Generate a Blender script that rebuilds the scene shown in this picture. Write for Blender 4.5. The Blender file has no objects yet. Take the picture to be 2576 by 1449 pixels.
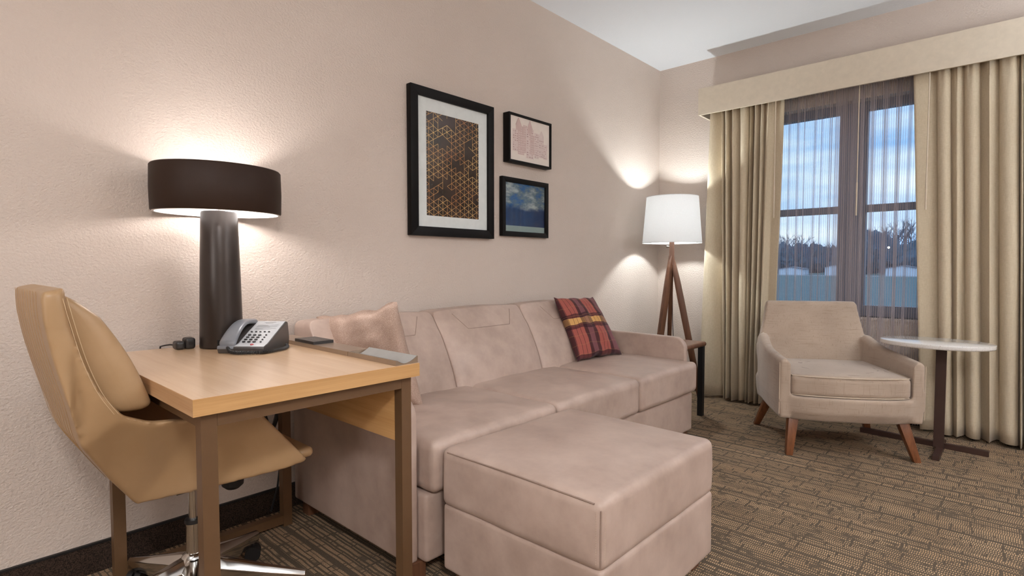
import bpy, bmesh, math, random
from mathutils import Vector, Matrix, noise
S = bpy.context.scene
COL = S.collection
random.seed(7)
PI = math.pi
sin, cos = math.sin, math.cos

# ------------------------------------------------------------------ camera
FPX = 1385.0
yaw, pit = math.radians(42.4), math.radians(-2.42)
fw = Vector((-sin(yaw)*cos(pit), cos(yaw)*cos(pit), sin(pit)))
rt = Vector((cos(yaw), sin(yaw), 0))
up = rt.cross(fw)
cd = bpy.data.cameras.new('camera')
cam = bpy.data.objects.new('camera', cd)
COL.objects.link(cam)
m = Matrix((rt, up, -fw)).transposed().to_4x4()
m.translation = Vector((2.3222, 0, 1.0616))
cam.matrix_world = m
cd.sensor_width = 36
cd.lens = FPX/2576*36
cd.clip_end = 2000
S.camera = cam

# ------------------------------------------------------------------ colour management
S.view_settings.view_transform = 'Standard'
S.view_settings.look = 'None'
S.view_settings.gamma = 1
S.view_settings.use_curve_mapping = False
S.view_settings.exposure = 0.16

def lin(c):
    return tuple(((v/255)/12.92 if v/255 <= .04045 else ((v/255+.055)/1.055)**2.4) for v in c)

# ------------------------------------------------------------------ world: cloudy sky at dusk
W = bpy.data.worlds.new('dusk_sky'); S.world = W; W.use_nodes = True
nt = W.node_tree; nt.nodes.clear()
def wn(t, **k):
    n = nt.nodes.new(t)
    for a, b in k.items(): setattr(n, a, b)
    return n
tc = wn('ShaderNodeTexCoord'); mp = wn('ShaderNodeMapping'); mp.inputs['Scale'].default_value = (1.6, 1.6, 9)
nz = wn('ShaderNodeTexNoise'); nz.inputs['Scale'].default_value = 1.5; nz.inputs['Detail'].default_value = 6
cr = wn('ShaderNodeValToRGB')
cr.color_ramp.elements[0].position = .38; cr.color_ramp.elements[0].color = (.21, .40, .72, 1)
cr.color_ramp.elements[1].position = .66; cr.color_ramp.elements[1].color = (.72, .80, .90, 1)
bg = wn('ShaderNodeBackground'); bg.inputs['Strength'].default_value = 1.65
wo = wn('ShaderNodeOutputWorld')
L = nt.links.new
L(tc.outputs['Generated'], mp.inputs[0]); L(mp.outputs[0], nz.inputs['Vector'])
L(nz.outputs[0], cr.inputs[0]); L(cr.outputs[0], bg.inputs[0]); L(bg.outputs[0], wo.inputs[0])

# ------------------------------------------------------------------ room lights: one ceiling fixture out of view, the rest added fills
def area(name, loc, size, energy, color=(1, 1, 1), tgt=None, sy=None):
    d = bpy.data.lights.new(name, 'AREA'); d.size = size; d.energy = energy; d.color = color
    if sy: d.shape = 'RECTANGLE'; d.size_y = sy
    o = bpy.data.objects.new(name, d); COL.objects.link(o); o.location = loc
    if tgt is not None:
        o.rotation_euler = (Vector(tgt)-Vector(loc)).to_track_quat('-Z', 'Y').to_euler()
    return o
area('ceiling_light_and_fill', (3.65, -.5, 2.70), .42, 62, (1, .985, .97))
area('ceiling_light_and_fill', (1.6, -1.2, 2.70), .8, 14, (1, .985, .98))  # fill added overhead to brighten the upper left wall, not a fixture
area('fill_uplight', (3.9, 3.2, 1.95), .7, 70, (.86, .94, 1), (3.9, 3.2, 3))  # upward fill added to brighten the ceiling, no lamp stands here
area('fill_uplight', (3.7, -.6, 1.95), .7, 40, (.86, .94, 1), (3.7, -.6, 3))  # second added upward fill, also without a lamp
area('room_fill_light', (4.4, 2.2, 1.75), 1.0, 14, (1, .97, .95), (1.0, 2.4, .6))  # side fill added out of view, aimed across the seating
area('room_fill_light', (2.3, -2.7, 1.5), 1.3, 24, (1, .97, .95), (.5, 1.2, .5))  # low wash added behind the camera for the lower left wall and desk

# ------------------------------------------------------------------ materials
MATS = {}
class NB:
    def __init__(s, name):
        s.m = bpy.data.materials.new(name); s.m.use_nodes = True
        s.t = s.m.node_tree; s.b = s.t.nodes['Principled BSDF']
        s.out = s.t.nodes['Material Output']
    def n(s, t, ins=None, **k):
        n = s.t.nodes.new(t)
        for a, b in k.items(): setattr(n, a, b)
        if ins:
            for a, b in ins.items():
                if isinstance(b, bpy.types.NodeSocket): s.t.links.new(b, n.inputs[a])
                else: n.inputs[a].default_value = b
        return n
    def l(s, a, b): s.t.links.new(a, b)
    def math(s, op, a, b=0.0, c=0.0):
        n = s.n('ShaderNodeMath', operation=op)
        for i, v in enumerate((a, b, c)):
            if i < len(n.inputs):
                if isinstance(v, bpy.types.NodeSocket): s.l(v, n.inputs[i])
                else: n.inputs[i].default_value = v
        return n.outputs[0]
    def mix(s, f, a, b, bt='MIX'):
        n = s.n('ShaderNodeMix', data_type='RGBA', blend_type=bt)
        for i, v in ((0, f), (6, a), (7, b)):
            if isinstance(v, bpy.types.NodeSocket): s.l(v, n.inputs[i])
            else: n.inputs[i].default_value = v if i == 0 else (tuple(v)+(1,))[:4]
        return n.outputs[2]
    def coord(s, scale=(1, 1, 1), kind='Object', rot=(0, 0, 0)):
        t = s.n('ShaderNodeTexCoord')
        mp = s.n('ShaderNodeMapping', {'Vector': t.outputs[kind], 'Scale': scale, 'Rotation': rot})
        return mp.outputs[0]
    def noise(s, vec, scale, detail=2, rough=.5):
        return s.n('ShaderNodeTexNoise', {'Vector': vec, 'Scale': scale, 'Detail': detail, 'Roughness': rough}).outputs[0]
    def ramp(s, f, stops, interp='LINEAR'):
        n = s.n('ShaderNodeValToRGB', {'Fac': f}); r = n.color_ramp; r.interpolation = interp
        while len(r.elements) < len(stops): r.elements.new(.5)
        for e, (p, c) in zip(r.elements, stops):
            e.position = p; e.color = (tuple(c)+(1,))[:4] if not isinstance(c, (int, float)) else (c, c, c, 1)
        return n.outputs[0]
    def bump(s, h, strength, dist):
        n = s.n('ShaderNodeBump', {'Height': h, 'Strength': strength, 'Distance': dist})
        s.l(n.outputs[0], s.b.inputs['Normal'])
    def set(s, **k):
        for a, b in k.items():
            a = {'col': 'Base Color', 'rough': 'Roughness', 'metal': 'Metallic', 'spec': 'Specular IOR Level', 'emis': 'Emission Color', 'estr': 'Emission Strength', 'coat': 'Coat Weight', 'sheen': 'Sheen Weight'}[a]
            if isinstance(b, bpy.types.NodeSocket): s.l(b, s.b.inputs[a])
            else: s.b.inputs[a].default_value = (tuple(b)+(1,))[:4] if isinstance(b, (tuple, list)) else b
        return s.m

def plain(name, c, rough=.5, metal=0, spec=.5, var=.04, vs=30):
    if name in MATS: return MATS[name]
    b = NB(name); v = b.noise(b.coord(), vs, 3)
    c0 = tuple(x*(1-var) for x in c); c1 = tuple(min(1, x*(1+var)) for x in c)
    MATS[name] = b.set(col=b.ramp(v, [(.3, c0), (.7, c1)]), rough=rough, metal=metal, spec=spec)
    return MATS[name]

def m_wall():
    b = NB('painted_textured_wall'); co = b.coord()
    base = b.ramp(b.noise(co, 1.3, 2), [(.3, (.585, .492, .428)), (.7, (.618, .524, .459))])
    n1 = b.noise(b.coord((1, 1, 1.3)), 95, 3, .55); n2 = b.noise(co, 210, 2)
    h = b.math('ADD', b.ramp(n1, [(.35, 0), (.68, 1)]), b.math('MULTIPLY', n2, .25))
    b.bump(h, .5, .003)
    return b.set(col=base, rough=.62, spec=.28)
def m_ceiling():
    b = NB('white_stippled_ceiling'); co = b.coord()
    h = b.ramp(b.noise(co, 70, 4, .7), [(.4, 0), (.7, 1)])
    b.bump(h, .3, .003)
    return b.set(col=(.82, .84, .87), rough=.9, spec=.1)
def m_carpet():
    b = NB('patterned_loop_carpet')
    t = b.n('ShaderNodeTexCoord'); sp = b.n('ShaderNodeSeparateXYZ', {0: t.outputs['Object']})
    X, Y = sp.outputs[0], sp.outputs[1]
    wob = b.math('MULTIPLY', b.math('SUBTRACT', b.noise(b.coord((1, 1, 1)), 9, 2), .5), .012)
    Yw = b.math('ADD', Y, wob)
    P = .0165
    yr = b.math('DIVIDE', Yw, P); row = b.math('FLOOR', yr); fy = b.math('FRACT', yr)
    rv = b.n('ShaderNodeTexWhiteNoise', noise_dimensions='1D'); b.l(row, rv.inputs['W'])
    width = b.math('ADD', .45, b.math('MULTIPLY', rv.outputs[0], .40))
    inrow = b.math('LESS_THAN', fy, width)
    # dash on/off along X for every row
    cv = b.n('ShaderNodeCombineXYZ', {'X': b.math('MULTIPLY', X, 15.0), 'Y': b.math('MULTIPLY', row, 3.7)})
    dn = b.noise(cv.outputs[0], 1.0, 3, .65)
    cv2 = b.n('ShaderNodeCombineXYZ', {'X': b.math('MULTIPLY', X, 5.0), 'Y': b.math('MULTIPLY', Y, 9)})
    dn2 = b.noise(cv2.outputs[0], 1.0, 2, .5)
    dash = b.ramp(b.math('ADD', b.math('MULTIPLY', dn, .7), b.math('MULTIPLY', dn2, .3)), [(.40, .12), (.47, 1)])
    # darker cross joints at irregular places
    def joints(hh, ww, th, ofs):
        blk = b.math('FLOOR', b.math('ADD', b.math('DIVIDE', Yw, hh), ofs))
        w2 = b.n('ShaderNodeTexWhiteNoise', noise_dimensions='1D'); b.l(blk, w2.inputs['W'])
        cx = b.math('FRACT', b.math('ADD', b.math('DIVIDE', X, b.math('ADD', ww, b.math('MULTIPLY', w2.outputs[0], ww))), b.math('MULTIPLY', w2.outputs[0], 7.3)))
        return b.math('GREATER_THAN', cx, th)
    cross = b.math('MULTIPLY', joints(.033, .11, .035, 0), joints(.0825, .17, .03, .37))
    bands = b.math('FLOOR', b.math('DIVIDE', Yw, P*3)); w3 = b.n('ShaderNodeTexWhiteNoise', noise_dimensions='1D'); b.l(bands, w3.inputs['W'])
    blr = b.math('GREATER_THAN', b.math('ADD', b.math('FRACT', b.math('DIVIDE', Yw, P*3)), b.math('MULTIPLY', w3.outputs[0], .45)), .24)
    tx = b.math('FRACT', b.math('ADD', b.math('DIVIDE', X, .0072), b.math('MULTIPLY', rv.outputs[0], 3)))
    tick = b.math('LESS_THAN', tx, .58)
    m = b.math('MULTIPLY', b.math('MULTIPLY', inrow, dash), b.math('MULTIPLY', tick, b.math('MULTIPLY', cross, blr)))
    fuz = b.noise(b.coord(), 260, 2)
    m = b.math('MULTIPLY', m, b.ramp(fuz, [(.3, .55), (.6, 1)]))
    dark = b.ramp(fuz, [(.3, lin((78, 68, 58))), (.7, lin((104, 92, 78)))])
    big = b.noise(b.coord(), 5, 2)
    tan = b.ramp(big, [(.35, lin((184, 150, 116))), (.65, lin((204, 170, 134)))])
    b.bump(b.math('ADD', m, b.math('MULTIPLY', fuz, .8)), .5, .003)
    return b.set(col=b.mix(m, dark, tan), rough=.95, spec=.1)
def m_leather(name, c0, c1, scale=3.5, rough=.42, bs=.12):
    b = NB(name); co = b.coord()
    n = b.noise(co, scale, 5, .62); n2 = b.noise(co, scale*3.1, 4, .6)
    f = b.math('ADD', b.math('MULTIPLY', n, .65), b.math('MULTIPLY', n2, .35))
    v = b.n('ShaderNodeTexVoronoi', {'Vector': co, 'Scale': 380.0}, feature='DISTANCE_TO_EDGE').outputs[0]
    b.bump(b.math('ADD', b.math('MULTIPLY', v, 1.2), b.noise(co, 60, 3)), bs, .0015)
    return b.set(col=b.ramp(f, [(.36, c0), (.62, c1)]), rough=b.ramp(n2, [(.3, rough-.05), (.7, rough+.08)]), spec=.42)
def m_wood(name, c0, c1, axis=0, rough=.35, sc=1.0, coat=0):
    b = NB(name)
    s = [38*sc]*3; s[axis] = 1.6*sc
    co = b.coord(tuple(s)); n = b.noise(co, 1.0, 5, .6)
    s2 = [260*sc]*3; s2[axis] = 6*sc
    n2 = b.noise(b.coord(tuple(s2)), 1.0, 2)
    f = b.math('ADD', b.math('MULTIPLY', n, .7), b.math('MULTIPLY', n2, .3))
    b.bump(n2, .06, .001)
    return b.set(col=b.ramp(f, [(.35, c0), (.65, c1)]), rough=rough, coat=coat)
def m_linen():
    b = NB('beige_linen_weave')
    base = b.ramp(b.noise(b.coord(), 5, 3), [(.3, lin((168, 149, 133))), (.7, lin((184, 165, 148)))])
    h = b.noise(b.coord((8, 8, 520)), 1.0, 2, .5); v = b.noise(b.coord((330, 330, 8)), 1.0, 2, .5)
    f = b.math('MAXIMUM', b.ramp(h, [(.64, 0), (.68, 1)]), b.ramp(v, [(.64, 0), (.68, .9)]))
    weave = b.noise(b.coord(), 420, 2)
    c = b.mix(b.math('MULTIPLY', f, .55), base, lin((110, 90, 74)))
    c = b.mix(b.math('MULTIPLY', weave, .35), c, lin((150, 130, 114)))
    b.bump(weave, .35, .0012)
    return b.set(col=c, rough=.92, spec=.15, sheen=.25)
def m_drape():
    b = NB('khaki_drapery_fabric')
    w = b.noise(b.coord((300, 300, 40)), 1.0, 2); w2 = b.noise(b.coord((60, 60, 420)), 1.0, 2)
    f = b.math('MULTIPLY', b.math('ADD', w, w2), .5)
    b.bump(f, .2, .001)
    b.set(col=b.ramp(f, [(.35, lin((190, 174, 149))), (.65, lin((204, 189, 164)))]), rough=.85, spec=.15, sheen=.15)
    return b.m
def m_sheer():
    b = NB('pinstriped_sheer_voile')
    uv = b.n('ShaderNodeTexCoord').outputs['UV']; sp = b.n('ShaderNodeSeparateXYZ', {0: uv})
    fr = b.math('FRACT', b.math('DIVIDE', sp.outputs[0], .0125))
    st = b.math('LESS_THAN', fr, .40)
    a = b.math('ADD', .14, b.math('MULTIPLY', st, .27))
    d = b.n('ShaderNodeBsdfDiffuse', {'Color': lin((198, 184, 182))+(1,)})
    tl = b.n('ShaderNodeBsdfTranslucent', {'Color': lin((186, 174, 176))+(1,)})
    m1 = b.n('ShaderNodeMixShader', {0: .35, 1: d.outputs[0], 2: tl.outputs[0]})
    tr = b.n('ShaderNodeBsdfTransparent')
    m2 = b.n('ShaderNodeMixShader', {0: a, 1: tr.outputs[0], 2: m1.outputs[0]})
    b.l(m2.outputs[0], b.out.inputs[0]); return b.m
def m_glass():
    b = NB('window_glass')
    tr = b.n('ShaderNodeBsdfTransparent', {'Color': (.93, .96, .97, 1)}); gl = b.n('ShaderNodeBsdfGlossy', {'Roughness': .02})
    f = b.n('ShaderNodeLayerWeight', {'Blend': .5}).outputs['Facing']
    f = b.math('ADD', b.math('MULTIPLY', b.math('POWER', f, 5), .5), .02)
    m2 = b.n('ShaderNodeMixShader', {0: f, 1: tr.outputs[0], 2: gl.outputs[0]})
    b.l(m2.outputs[0], b.out.inputs[0]); return b.m
def m_shade():
    b = NB('white_fabric_lamp_shade')
    w = b.noise(b.coord((200, 200, 200)), 1.0, 2)
    c = b.ramp(w, [(.3, (.92, .92, .92)), (.7, (.96, .96, .96))])
    d = b.n('ShaderNodeBsdfDiffuse', {'Color': c}); tl = b.n('ShaderNodeBsdfTranslucent', {'Color': c})
    m1 = b.n('ShaderNodeMixShader', {0: .52, 1: d.outputs[0], 2: tl.outputs[0]})
    b.l(m1.outputs[0], b.out.inputs[0]); return b.m
def m_plaid():
    b = NB('red_tartan_fabric')
    uv = b.n('ShaderNodeTexCoord').outputs['UV']; sp = b.n('ShaderNodeSeparateXYZ', {0: uv})
    U, V = sp.outputs[0], sp.outputs[1]
    red, dk, mv, ye = lin((156, 84, 74)), lin((76, 42, 44)), lin((116, 72, 76)), lin((206, 160, 96))
    ub = b.ramp(U, [(0, dk), (.03, red), (.27, dk), (.33, mv), (.43, dk), (.50, red), (.72, dk), (.79, mv), (.95, dk)], 'CONSTANT')
    ul = b.math('LESS_THAN', b.math('ABSOLUTE', b.math('SUBTRACT', b.math('FRACT', b.math('DIVIDE', U, .0775)), .5)), .06)
    isred = b.ramp(U, [(0, 0), (.03, 1), (.27, 0), (.50, 1), (.72, 0)], 'CONSTANT')
    c = b.mix(b.math('MULTIPLY', b.math('MULTIPLY', ul, isred), .75), ub, dk)
    vm = b.ramp(V, [(0, 1), (.07, 0), (.10, 0), (.46, 1), (.52, 0), (.62, 1), (.68, 0)], 'CONSTANT')
    c = b.mix(b.math('MULTIPLY', vm, .72), c, lin((50, 22, 32)))
    ym = b.ramp(V, [(0, 0), (.52, 1), (.62, 0)], 'CONSTANT')
    yf = b.math('MULTIPLY', ym, b.math('ADD', .30, b.math('MULTIPLY', isred, .58)))
    c = b.mix(yf, c, ye)
    yl = b.math('MULTIPLY', b.math('MULTIPLY', ul, ym), .6)
    c = b.mix(yl, c, dk)
    vl = b.math('LESS_THAN', b.math('ABSOLUTE', b.math('SUBTRACT', b.math('FRACT', b.math('DIVIDE', V, .145)), .5)), .03)
    c = b.mix(b.math('MULTIPLY', vl, .12), c, ye)
    b.bump(b.noise(b.coord(), 500, 2), .3, .001)
    return b.set(col=c, rough=.85, spec=.2, sheen=.1)
def m_champagne():
    b = NB('champagne_metallic_fabric')
    n = b.noise(b.coord(), 560, 3, .7); n2 = b.noise(b.coord(), 12, 3)
    c = b.ramp(n, [(.34, lin((152, 125, 110))), (.52, lin((182, 156, 141))), (.68, lin((228, 208, 194)))])
    b.bump(n, .5, .001)
    return b.set(col=b.mix(b.math('MULTIPLY', n2, .3), c, lin((160, 130, 112))), rough=.5, metal=.25, spec=.5)
def m_sea():
    b = NB('printed_cloud_seascape')
    t = b.n('ShaderNodeTexCoord'); sp = b.n('ShaderNodeSeparateXYZ', {0: t.outputs['Object']})
    v = b.math('DIVIDE', b.math('SUBTRACT', sp.outputs[2], 1.27), .30)
    n = b.noise(b.coord((1, 4.5, 11), rot=(.35, 0, 0)), 1.6, 6, .6)
    n3 = b.noise(b.coord((1, 4, 5)), 2.2, 5, .6)
    sky = b.ramp(n, [(.36, lin((40, 88, 140))), (.5, lin((112, 120, 124))), (.64, lin((186, 182, 172)))])
    dark = b.ramp(n3, [(.3, lin((20, 42, 84))), (.7, lin((56, 60, 84)))])
    f = b.ramp(b.math('ADD', v, b.math('MULTIPLY', b.math('SUBTRACT', n, .5), .22)), [(.44, 0), (.56, 1)])
    c = b.mix(f, dark, sky)
    c = b.mix(b.math('LESS_THAN', v, .115), c, lin((158, 164, 156)))
    return b.set(col=c, rough=.25)
def m_baseboard():
    b = NB('dark_speckled_cove_base')
    n = b.noise(b.coord(), 260, 3, .7)
    b.bump(n, .5, .002)
    return b.set(col=b.ramp(n, [(.4, lin((30, 22, 18))), (.75, lin((84, 66, 54)))]), rough=.8, spec=.2)
def m_quartz():
    b = NB('white_speckled_quartz')
    n = b.noise(b.coord(), 240, 2)
    return b.set(col=b.ramp(n, [(.30, (.46, .42, .38)), (.42, (.70, .67, .64))]), rough=.09, spec=.6)
def m_emit(name, c, s):
    b = NB(name)
    return b.set(col=c, emis=c, estr=s)
def m_trees(name, c0, c1):
    b = NB(name)
    return b.set(col=b.ramp(b.noise(b.coord(), .8, 4), [(.3, c0), (.7, c1)]), rough=.95, spec=.05)
def m_goldline():
    b = NB('gold_to_copper_print_ink')
    n = b.noise(b.coord((1, 1, 1)), 7, 2)
    return b.set(col=b.ramp(n, [(.35, lin((176, 116, 66))), (.65, lin((214, 178, 116)))]), rough=.35, metal=.3)
def m_artdark():
    b = NB('dark_brown_print_paper')
    n = b.noise(b.coord(), 9, 3)
    return b.set(col=b.ramp(n, [(.35, lin((40, 32, 30))), (.7, lin((66, 52, 48)))]), rough=.15, spec=.6)

M_WALL, M_CEIL, M_CARPET = m_wall(), m_ceiling(), m_carpet()
M_SOFA = m_leather('taupe_mottled_leather', lin((164, 142, 130)), lin((190, 168, 155)))
M_TAN = m_leather('tan_leather', lin((164, 132, 96)), lin((178, 146, 110)), 2.0, .36, .05)
M_OAK = m_wood('light_oak_laminate', lin((222, 182, 142)), lin((236, 202, 166)), 0, .3, coat=.55)
M_OAK.node_tree.nodes['Principled BSDF'].inputs['Coat Roughness'].default_value = .2
M_OAKX = m_wood('light_oak_laminate_panel', lin((196, 148, 92)), lin((216, 170, 114)), 0, .35)
M_EDGE = m_wood('oak_edge_band', lin((178, 134, 84)), lin((202, 158, 106)), 1, .38)
M_EDGEX = m_wood('oak_edge_band_left', lin((180, 138, 98)), lin((202, 162, 122)), 0, .38)
M_BRONZE = plain('bronze_painted_steel', lin((104, 77, 52)), .45, .2)
M_TRAY = plain('bronze_grey_metal', lin((148, 128, 110)), .3, .4)
M_STEEL = plain('brushed_steel_tray', lin((228, 226, 222)), .3, .1)
M_BLACK = plain('black_metal', lin((22, 20, 20)), .5)
M_PLAST = plain('black_plastic', lin((44, 42, 42)), .38)
M_CHROME = plain('chrome', (.62, .60, .57), .14, 1, var=.01)
M_LAMPB = plain('dark_bronze_ceramic', lin((54, 46, 42)), .33, .35)
M_SHADEB = plain('dark_brown_lamp_shade', lin((46, 30, 21)), .55, 0, .25)
M_WHITE = plain('white_paint', (.80, .80, .80), .6)
M_VAL = plain('beige_painted_valance', lin((206, 192, 172)), .6)
M_WALN = m_wood('walnut_stained_wood', lin((84, 54, 38)), lin((116, 78, 56)), 2, .38)
M_WALN2 = m_wood('warm_walnut_leg_wood', lin((98, 58, 34)), lin((132, 82, 50)), 2, .38)
M_DKLEG = plain('dark_brown_steel', lin((66, 44, 36)), .5, .2)
M_LINEN, M_DRAPE, M_SHEER, M_GLASS = m_linen(), m_drape(), m_sheer(), m_glass()
M_SHADEW, M_PLAID, M_CHAMP = m_shade(), m_plaid(), m_champagne()
M_FRAME = plain('black_picture_frame', lin((12, 9, 8)), .5, 0, .18)
M_MAT = plain('white_mat_board', lin((214, 218, 216)), .8)
M_WINF = plain('dark_bronze_window_frame', lin((100, 106, 122)), .5)
M_BASE, M_QUARTZ = m_baseboard(), m_quartz()
M_STITCH = plain('pale_stitching', lin((206, 184, 166)), .8)
M_WAND = plain('ivory_wand_plastic', lin((206, 190, 168)), .5)
M_TSTITCH = plain('tan_stitching', lin((198, 170, 136)), .7)
M_SEAM = plain('leather_piping', lin((150, 128, 116)), .5)
M_PHONE = plain('silver_grey_plastic', lin((122, 124, 130)), .3)
M_PHBODY = plain('graphite_plastic', lin((78, 74, 72)), .38)
M_PHFACE = plain('light_faceplate', lin((190, 191, 193)), .4)

# ------------------------------------------------------------------ mesh helpers
def fin(bm, mat, smooth=True, angle=35):
    me = bpy.data.meshes.new('m')
    bm.normal_update(); bm.to_mesh(me); bm.free()
    if smooth:
        me.polygons.foreach_set('use_smooth', [True]*len(me.polygons))
        me.set_sharp_from_angle(angle=math.radians(angle))
    me.materials.append(mat)
    return me
def put(name, me, parent=None, kind=None):
    o = bpy.data.objects.new(name, me); me.name = name; COL.objects.link(o)
    if parent is not None:
        o.parent = parent
        o.matrix_parent_inverse = world(parent).inverted()
    if kind: o['kind'] = kind
    return o
def world(o):
    mm = Matrix.LocRotScale(o.location, o.rotation_euler, o.scale)
    if o.parent: mm = world(o.parent) @ o.matrix_parent_inverse @ mm
    return mm
def thing(name, label, cat, loc, rz=0, group=None):
    o = bpy.data.objects.new(name, None); COL.objects.link(o); o.empty_display_size = .1
    o.location = loc; o.rotation_euler = (0, 0, rz); o['label'] = label; o['category'] = cat
    if group: o['group'] = group
    return o
def tag(o, label, cat, group=None):
    o['label'] = label; o['category'] = cat
    if group: o['group'] = group
    return o
def addbox(bm, x0, x1, y0, y1, z0, z1, M=None):
    vs = [bm.verts.new(Vector(p)) for p in ((x0, y0, z0), (x1, y0, z0), (x1, y1, z0), (x0, y1, z0), (x0, y0, z1), (x1, y0, z1), (x1, y1, z1), (x0, y1, z1))]
    if M is not None:
        for v in vs: v.co = M @ v.co
    fs = [bm.faces.new([vs[i] for i in f]) for f in ((3, 2, 1, 0), (4, 5, 6, 7), (0, 1, 5, 4), (1, 2, 6, 5), (2, 3, 7, 6), (3, 0, 4, 7))]
    return vs, fs
def bevel_all(bm, w, seg=2):
    es = [e for e in bm.edges if e.is_manifold and e.calc_face_angle(0) > .5]
    if w > 0: bmesh.ops.bevel(bm, geom=es, offset=w, segments=seg, profile=.5, affect='EDGES', clamp_overlap=True)
def box(name, x0, x1, y0, y1, z0, z1, mat, parent=None, bev=.002, M=None, kind=None, seg=2):
    bm = bmesh.new(); addbox(bm, x0, x1, y0, y1, z0, z1, M); bevel_all(bm, bev, seg)
    return put(name, fin(bm, mat), parent, kind)
def addprism(bm, pts, off, M=None):
    """pts: 3D polygon; off: extrusion vector"""
    off = Vector(off)
    a = [bm.verts.new(Vector(p)) for p in pts]; b = [bm.verts.new(Vector(p)+off) for p in pts]
    if M is not None:
        for v in a+b: v.co = M @ v.co
    n = len(pts)
    bm.faces.new(a[::-1]); bm.faces.new(b)
    for i in range(n): bm.faces.new((a[i], a[(i+1) % n], b[(i+1) % n], b[i]))
def prism(name, pts, off, mat, parent=None, bev=0, M=None, seg=2):
    bm = bmesh.new(); addprism(bm, pts, off, M)
    bmesh.ops.recalc_face_normals(bm, faces=bm.faces)
    bevel_all(bm, bev, seg)
    return put(name, fin(bm, mat), parent)
def addtube(bm, pts, r, n=8, cap=True, closed=False):
    pts = [Vector(p) for p in pts]; rings = []
    N = len(pts); ref = Vector((0, 0, 1))
    prev = None
    for i, p in enumerate(pts):
        if closed: d = pts[(i+1) % N]-pts[i-1]
        else: d = (pts[min(i+1, N-1)]-pts[max(i-1, 0)])
        d.normalize()
        if prev is None:
            a = d.cross(ref)
            if a.length < .1: a = d.cross(Vector((1, 0, 0)))
        else: a = prev-d*prev.dot(d)
        a.normalize(); prev = a; b = d.cross(a)
        rr = r[i] if isinstance(r, (list, tuple)) else r
        rings.append([bm.verts.new(p+(a*cos(2*PI*k/n)+b*sin(2*PI*k/n))*rr) for k in range(n)])
    for i in range(N if closed else N-1):
        A, B = rings[i], rings[(i+1) % N]
        for k in range(n): bm.faces.new((A[k], A[(k+1) % n], B[(k+1) % n], B[k]))
    if cap and not closed:
        bm.faces.new(rings[0][::-1]); bm.faces.new(rings[-1])
def tube(name, pts, r, mat, parent=None, n=8, closed=False):
    bm = bmesh.new(); addtube(bm, pts, r, n, True, closed)
    bmesh.ops.recalc_face_normals(bm, faces=bm.faces)
    return put(name, fin(bm, mat, angle=50), parent)
def addlathe(bm, prof, cx, cy, n=48, sx=1, sy=1, closed=False):
    rings = []
    for r, z in prof:
        if r < 1e-6: rings.append([bm.verts.new((cx, cy, z))])
        else: rings.append([bm.verts.new((cx+r*sx*cos(2*PI*k/n), cy+r*sy*sin(2*PI*k/n), z)) for k in range(n)])
    idx = range(len(rings)) if closed else range(len(rings)-1)
    for i in idx:
        A, B = rings[i], rings[(i+1) % len(rings)]
        for k in range(n):
            q = [A[k % len(A)], A[(k+1) % len(A)], B[(k+1) % len(B)], B[k % len(B)]]
            q2 = []
            for v in q:
                if v not in q2: q2.append(v)
            if len(q2) > 2: bm.faces.new(q2)
def lathe(name, prof, cx, cy, mat, parent=None, n=48, sx=1, sy=1, closed=False, angle=35):
    bm = bmesh.new(); addlathe(bm, prof, cx, cy, n, sx, sy, closed)
    bmesh.ops.recalc_face_normals(bm, faces=bm.faces)
    return put(name, fin(bm, mat, angle=angle), parent)
def softmesh(bm, c, h, r, puff=(0, 0, 0), n=14, fn=None, wr=0, seed=0):
    """rounded, slightly puffed box; c centre, h half sizes, r edge radius"""
    def params(hh):
        rr = min(r, hh*.95); k = 4
        a = [-hh+rr*(1-cos(PI/2*i/k)) for i in range(k)]
        b = [-hh+rr+(2*hh-2*rr)*i/n for i in range(n+1)]
        return a+b+[-x for x in a[::-1]]
    P = [params(x) for x in h]; seen = {}
    def vert(p):
        key = tuple(round(x, 6) for x in p)
        if key in seen: return seen[key]
        q = []; rr = [min(r, hh*.95) for hh in h]
        inner = [max(-(h[i]-rr[i]), min(h[i]-rr[i], p[i])) for i in range(3)]
        d = Vector([(p[i]-inner[i])/rr[i] for i in range(3)])
        if d.length > 1e-9: d.normalize()
        q = Vector([inner[i]+d[i]*rr[i] for i in range(3)])
        u = [q[i]/h[i] for i in range(3)]
        for i in range(3):
            j, k = (i+1) % 3, (i+2) % 3
            q[i] += puff[i]*u[i]*max(0, 1-u[j]**2)*max(0, 1-u[k]**2) if puff[i] else 0
        q += Vector(c)
        if wr:
            q += Vector((noise.noise(q*7+Vector((seed, 0, 0))), noise.noise(q*7+Vector((0, seed+9, 0))), noise.noise(q*6+Vector((5, 0, seed)))))*wr
        if fn: q = Vector(fn(q))
        v = bm.verts.new(q); seen[key] = v
        return v
    for ax in range(3):
        j, k = (ax+1) % 3, (ax+2) % 3
        for s in (-1, 1):
            for a in range(len(P[j])-1):
                for b in range(len(P[k])-1):
                    pts = []
                    for (ja, kb) in ((a, b), (a+1, b), (a+1, b+1), (a, b+1)):
                        p = [0, 0, 0]; p[ax] = s*h[ax]; p[j] = P[j][ja]; p[k] = P[k][kb]; pts.append(vert(p))
                    if s < 0: pts = pts[::-1]
                    if len(set(pts)) == 4: bm.faces.new(pts)
def soft(name, x0, x1, y0, y1, z0, z1, r, mat, parent=None, puff=(0, 0, 0), n=14, fn=None, wr=0, seed=0):
    bm = bmesh.new()
    softmesh(bm, ((x0+x1)/2, (y0+y1)/2, (z0+z1)/2), ((x1-x0)/2, (y1-y0)/2, (z1-z0)/2), r, puff, n, fn, wr, seed)
    return put(name, fin(bm, mat, angle=60), parent)
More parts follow.
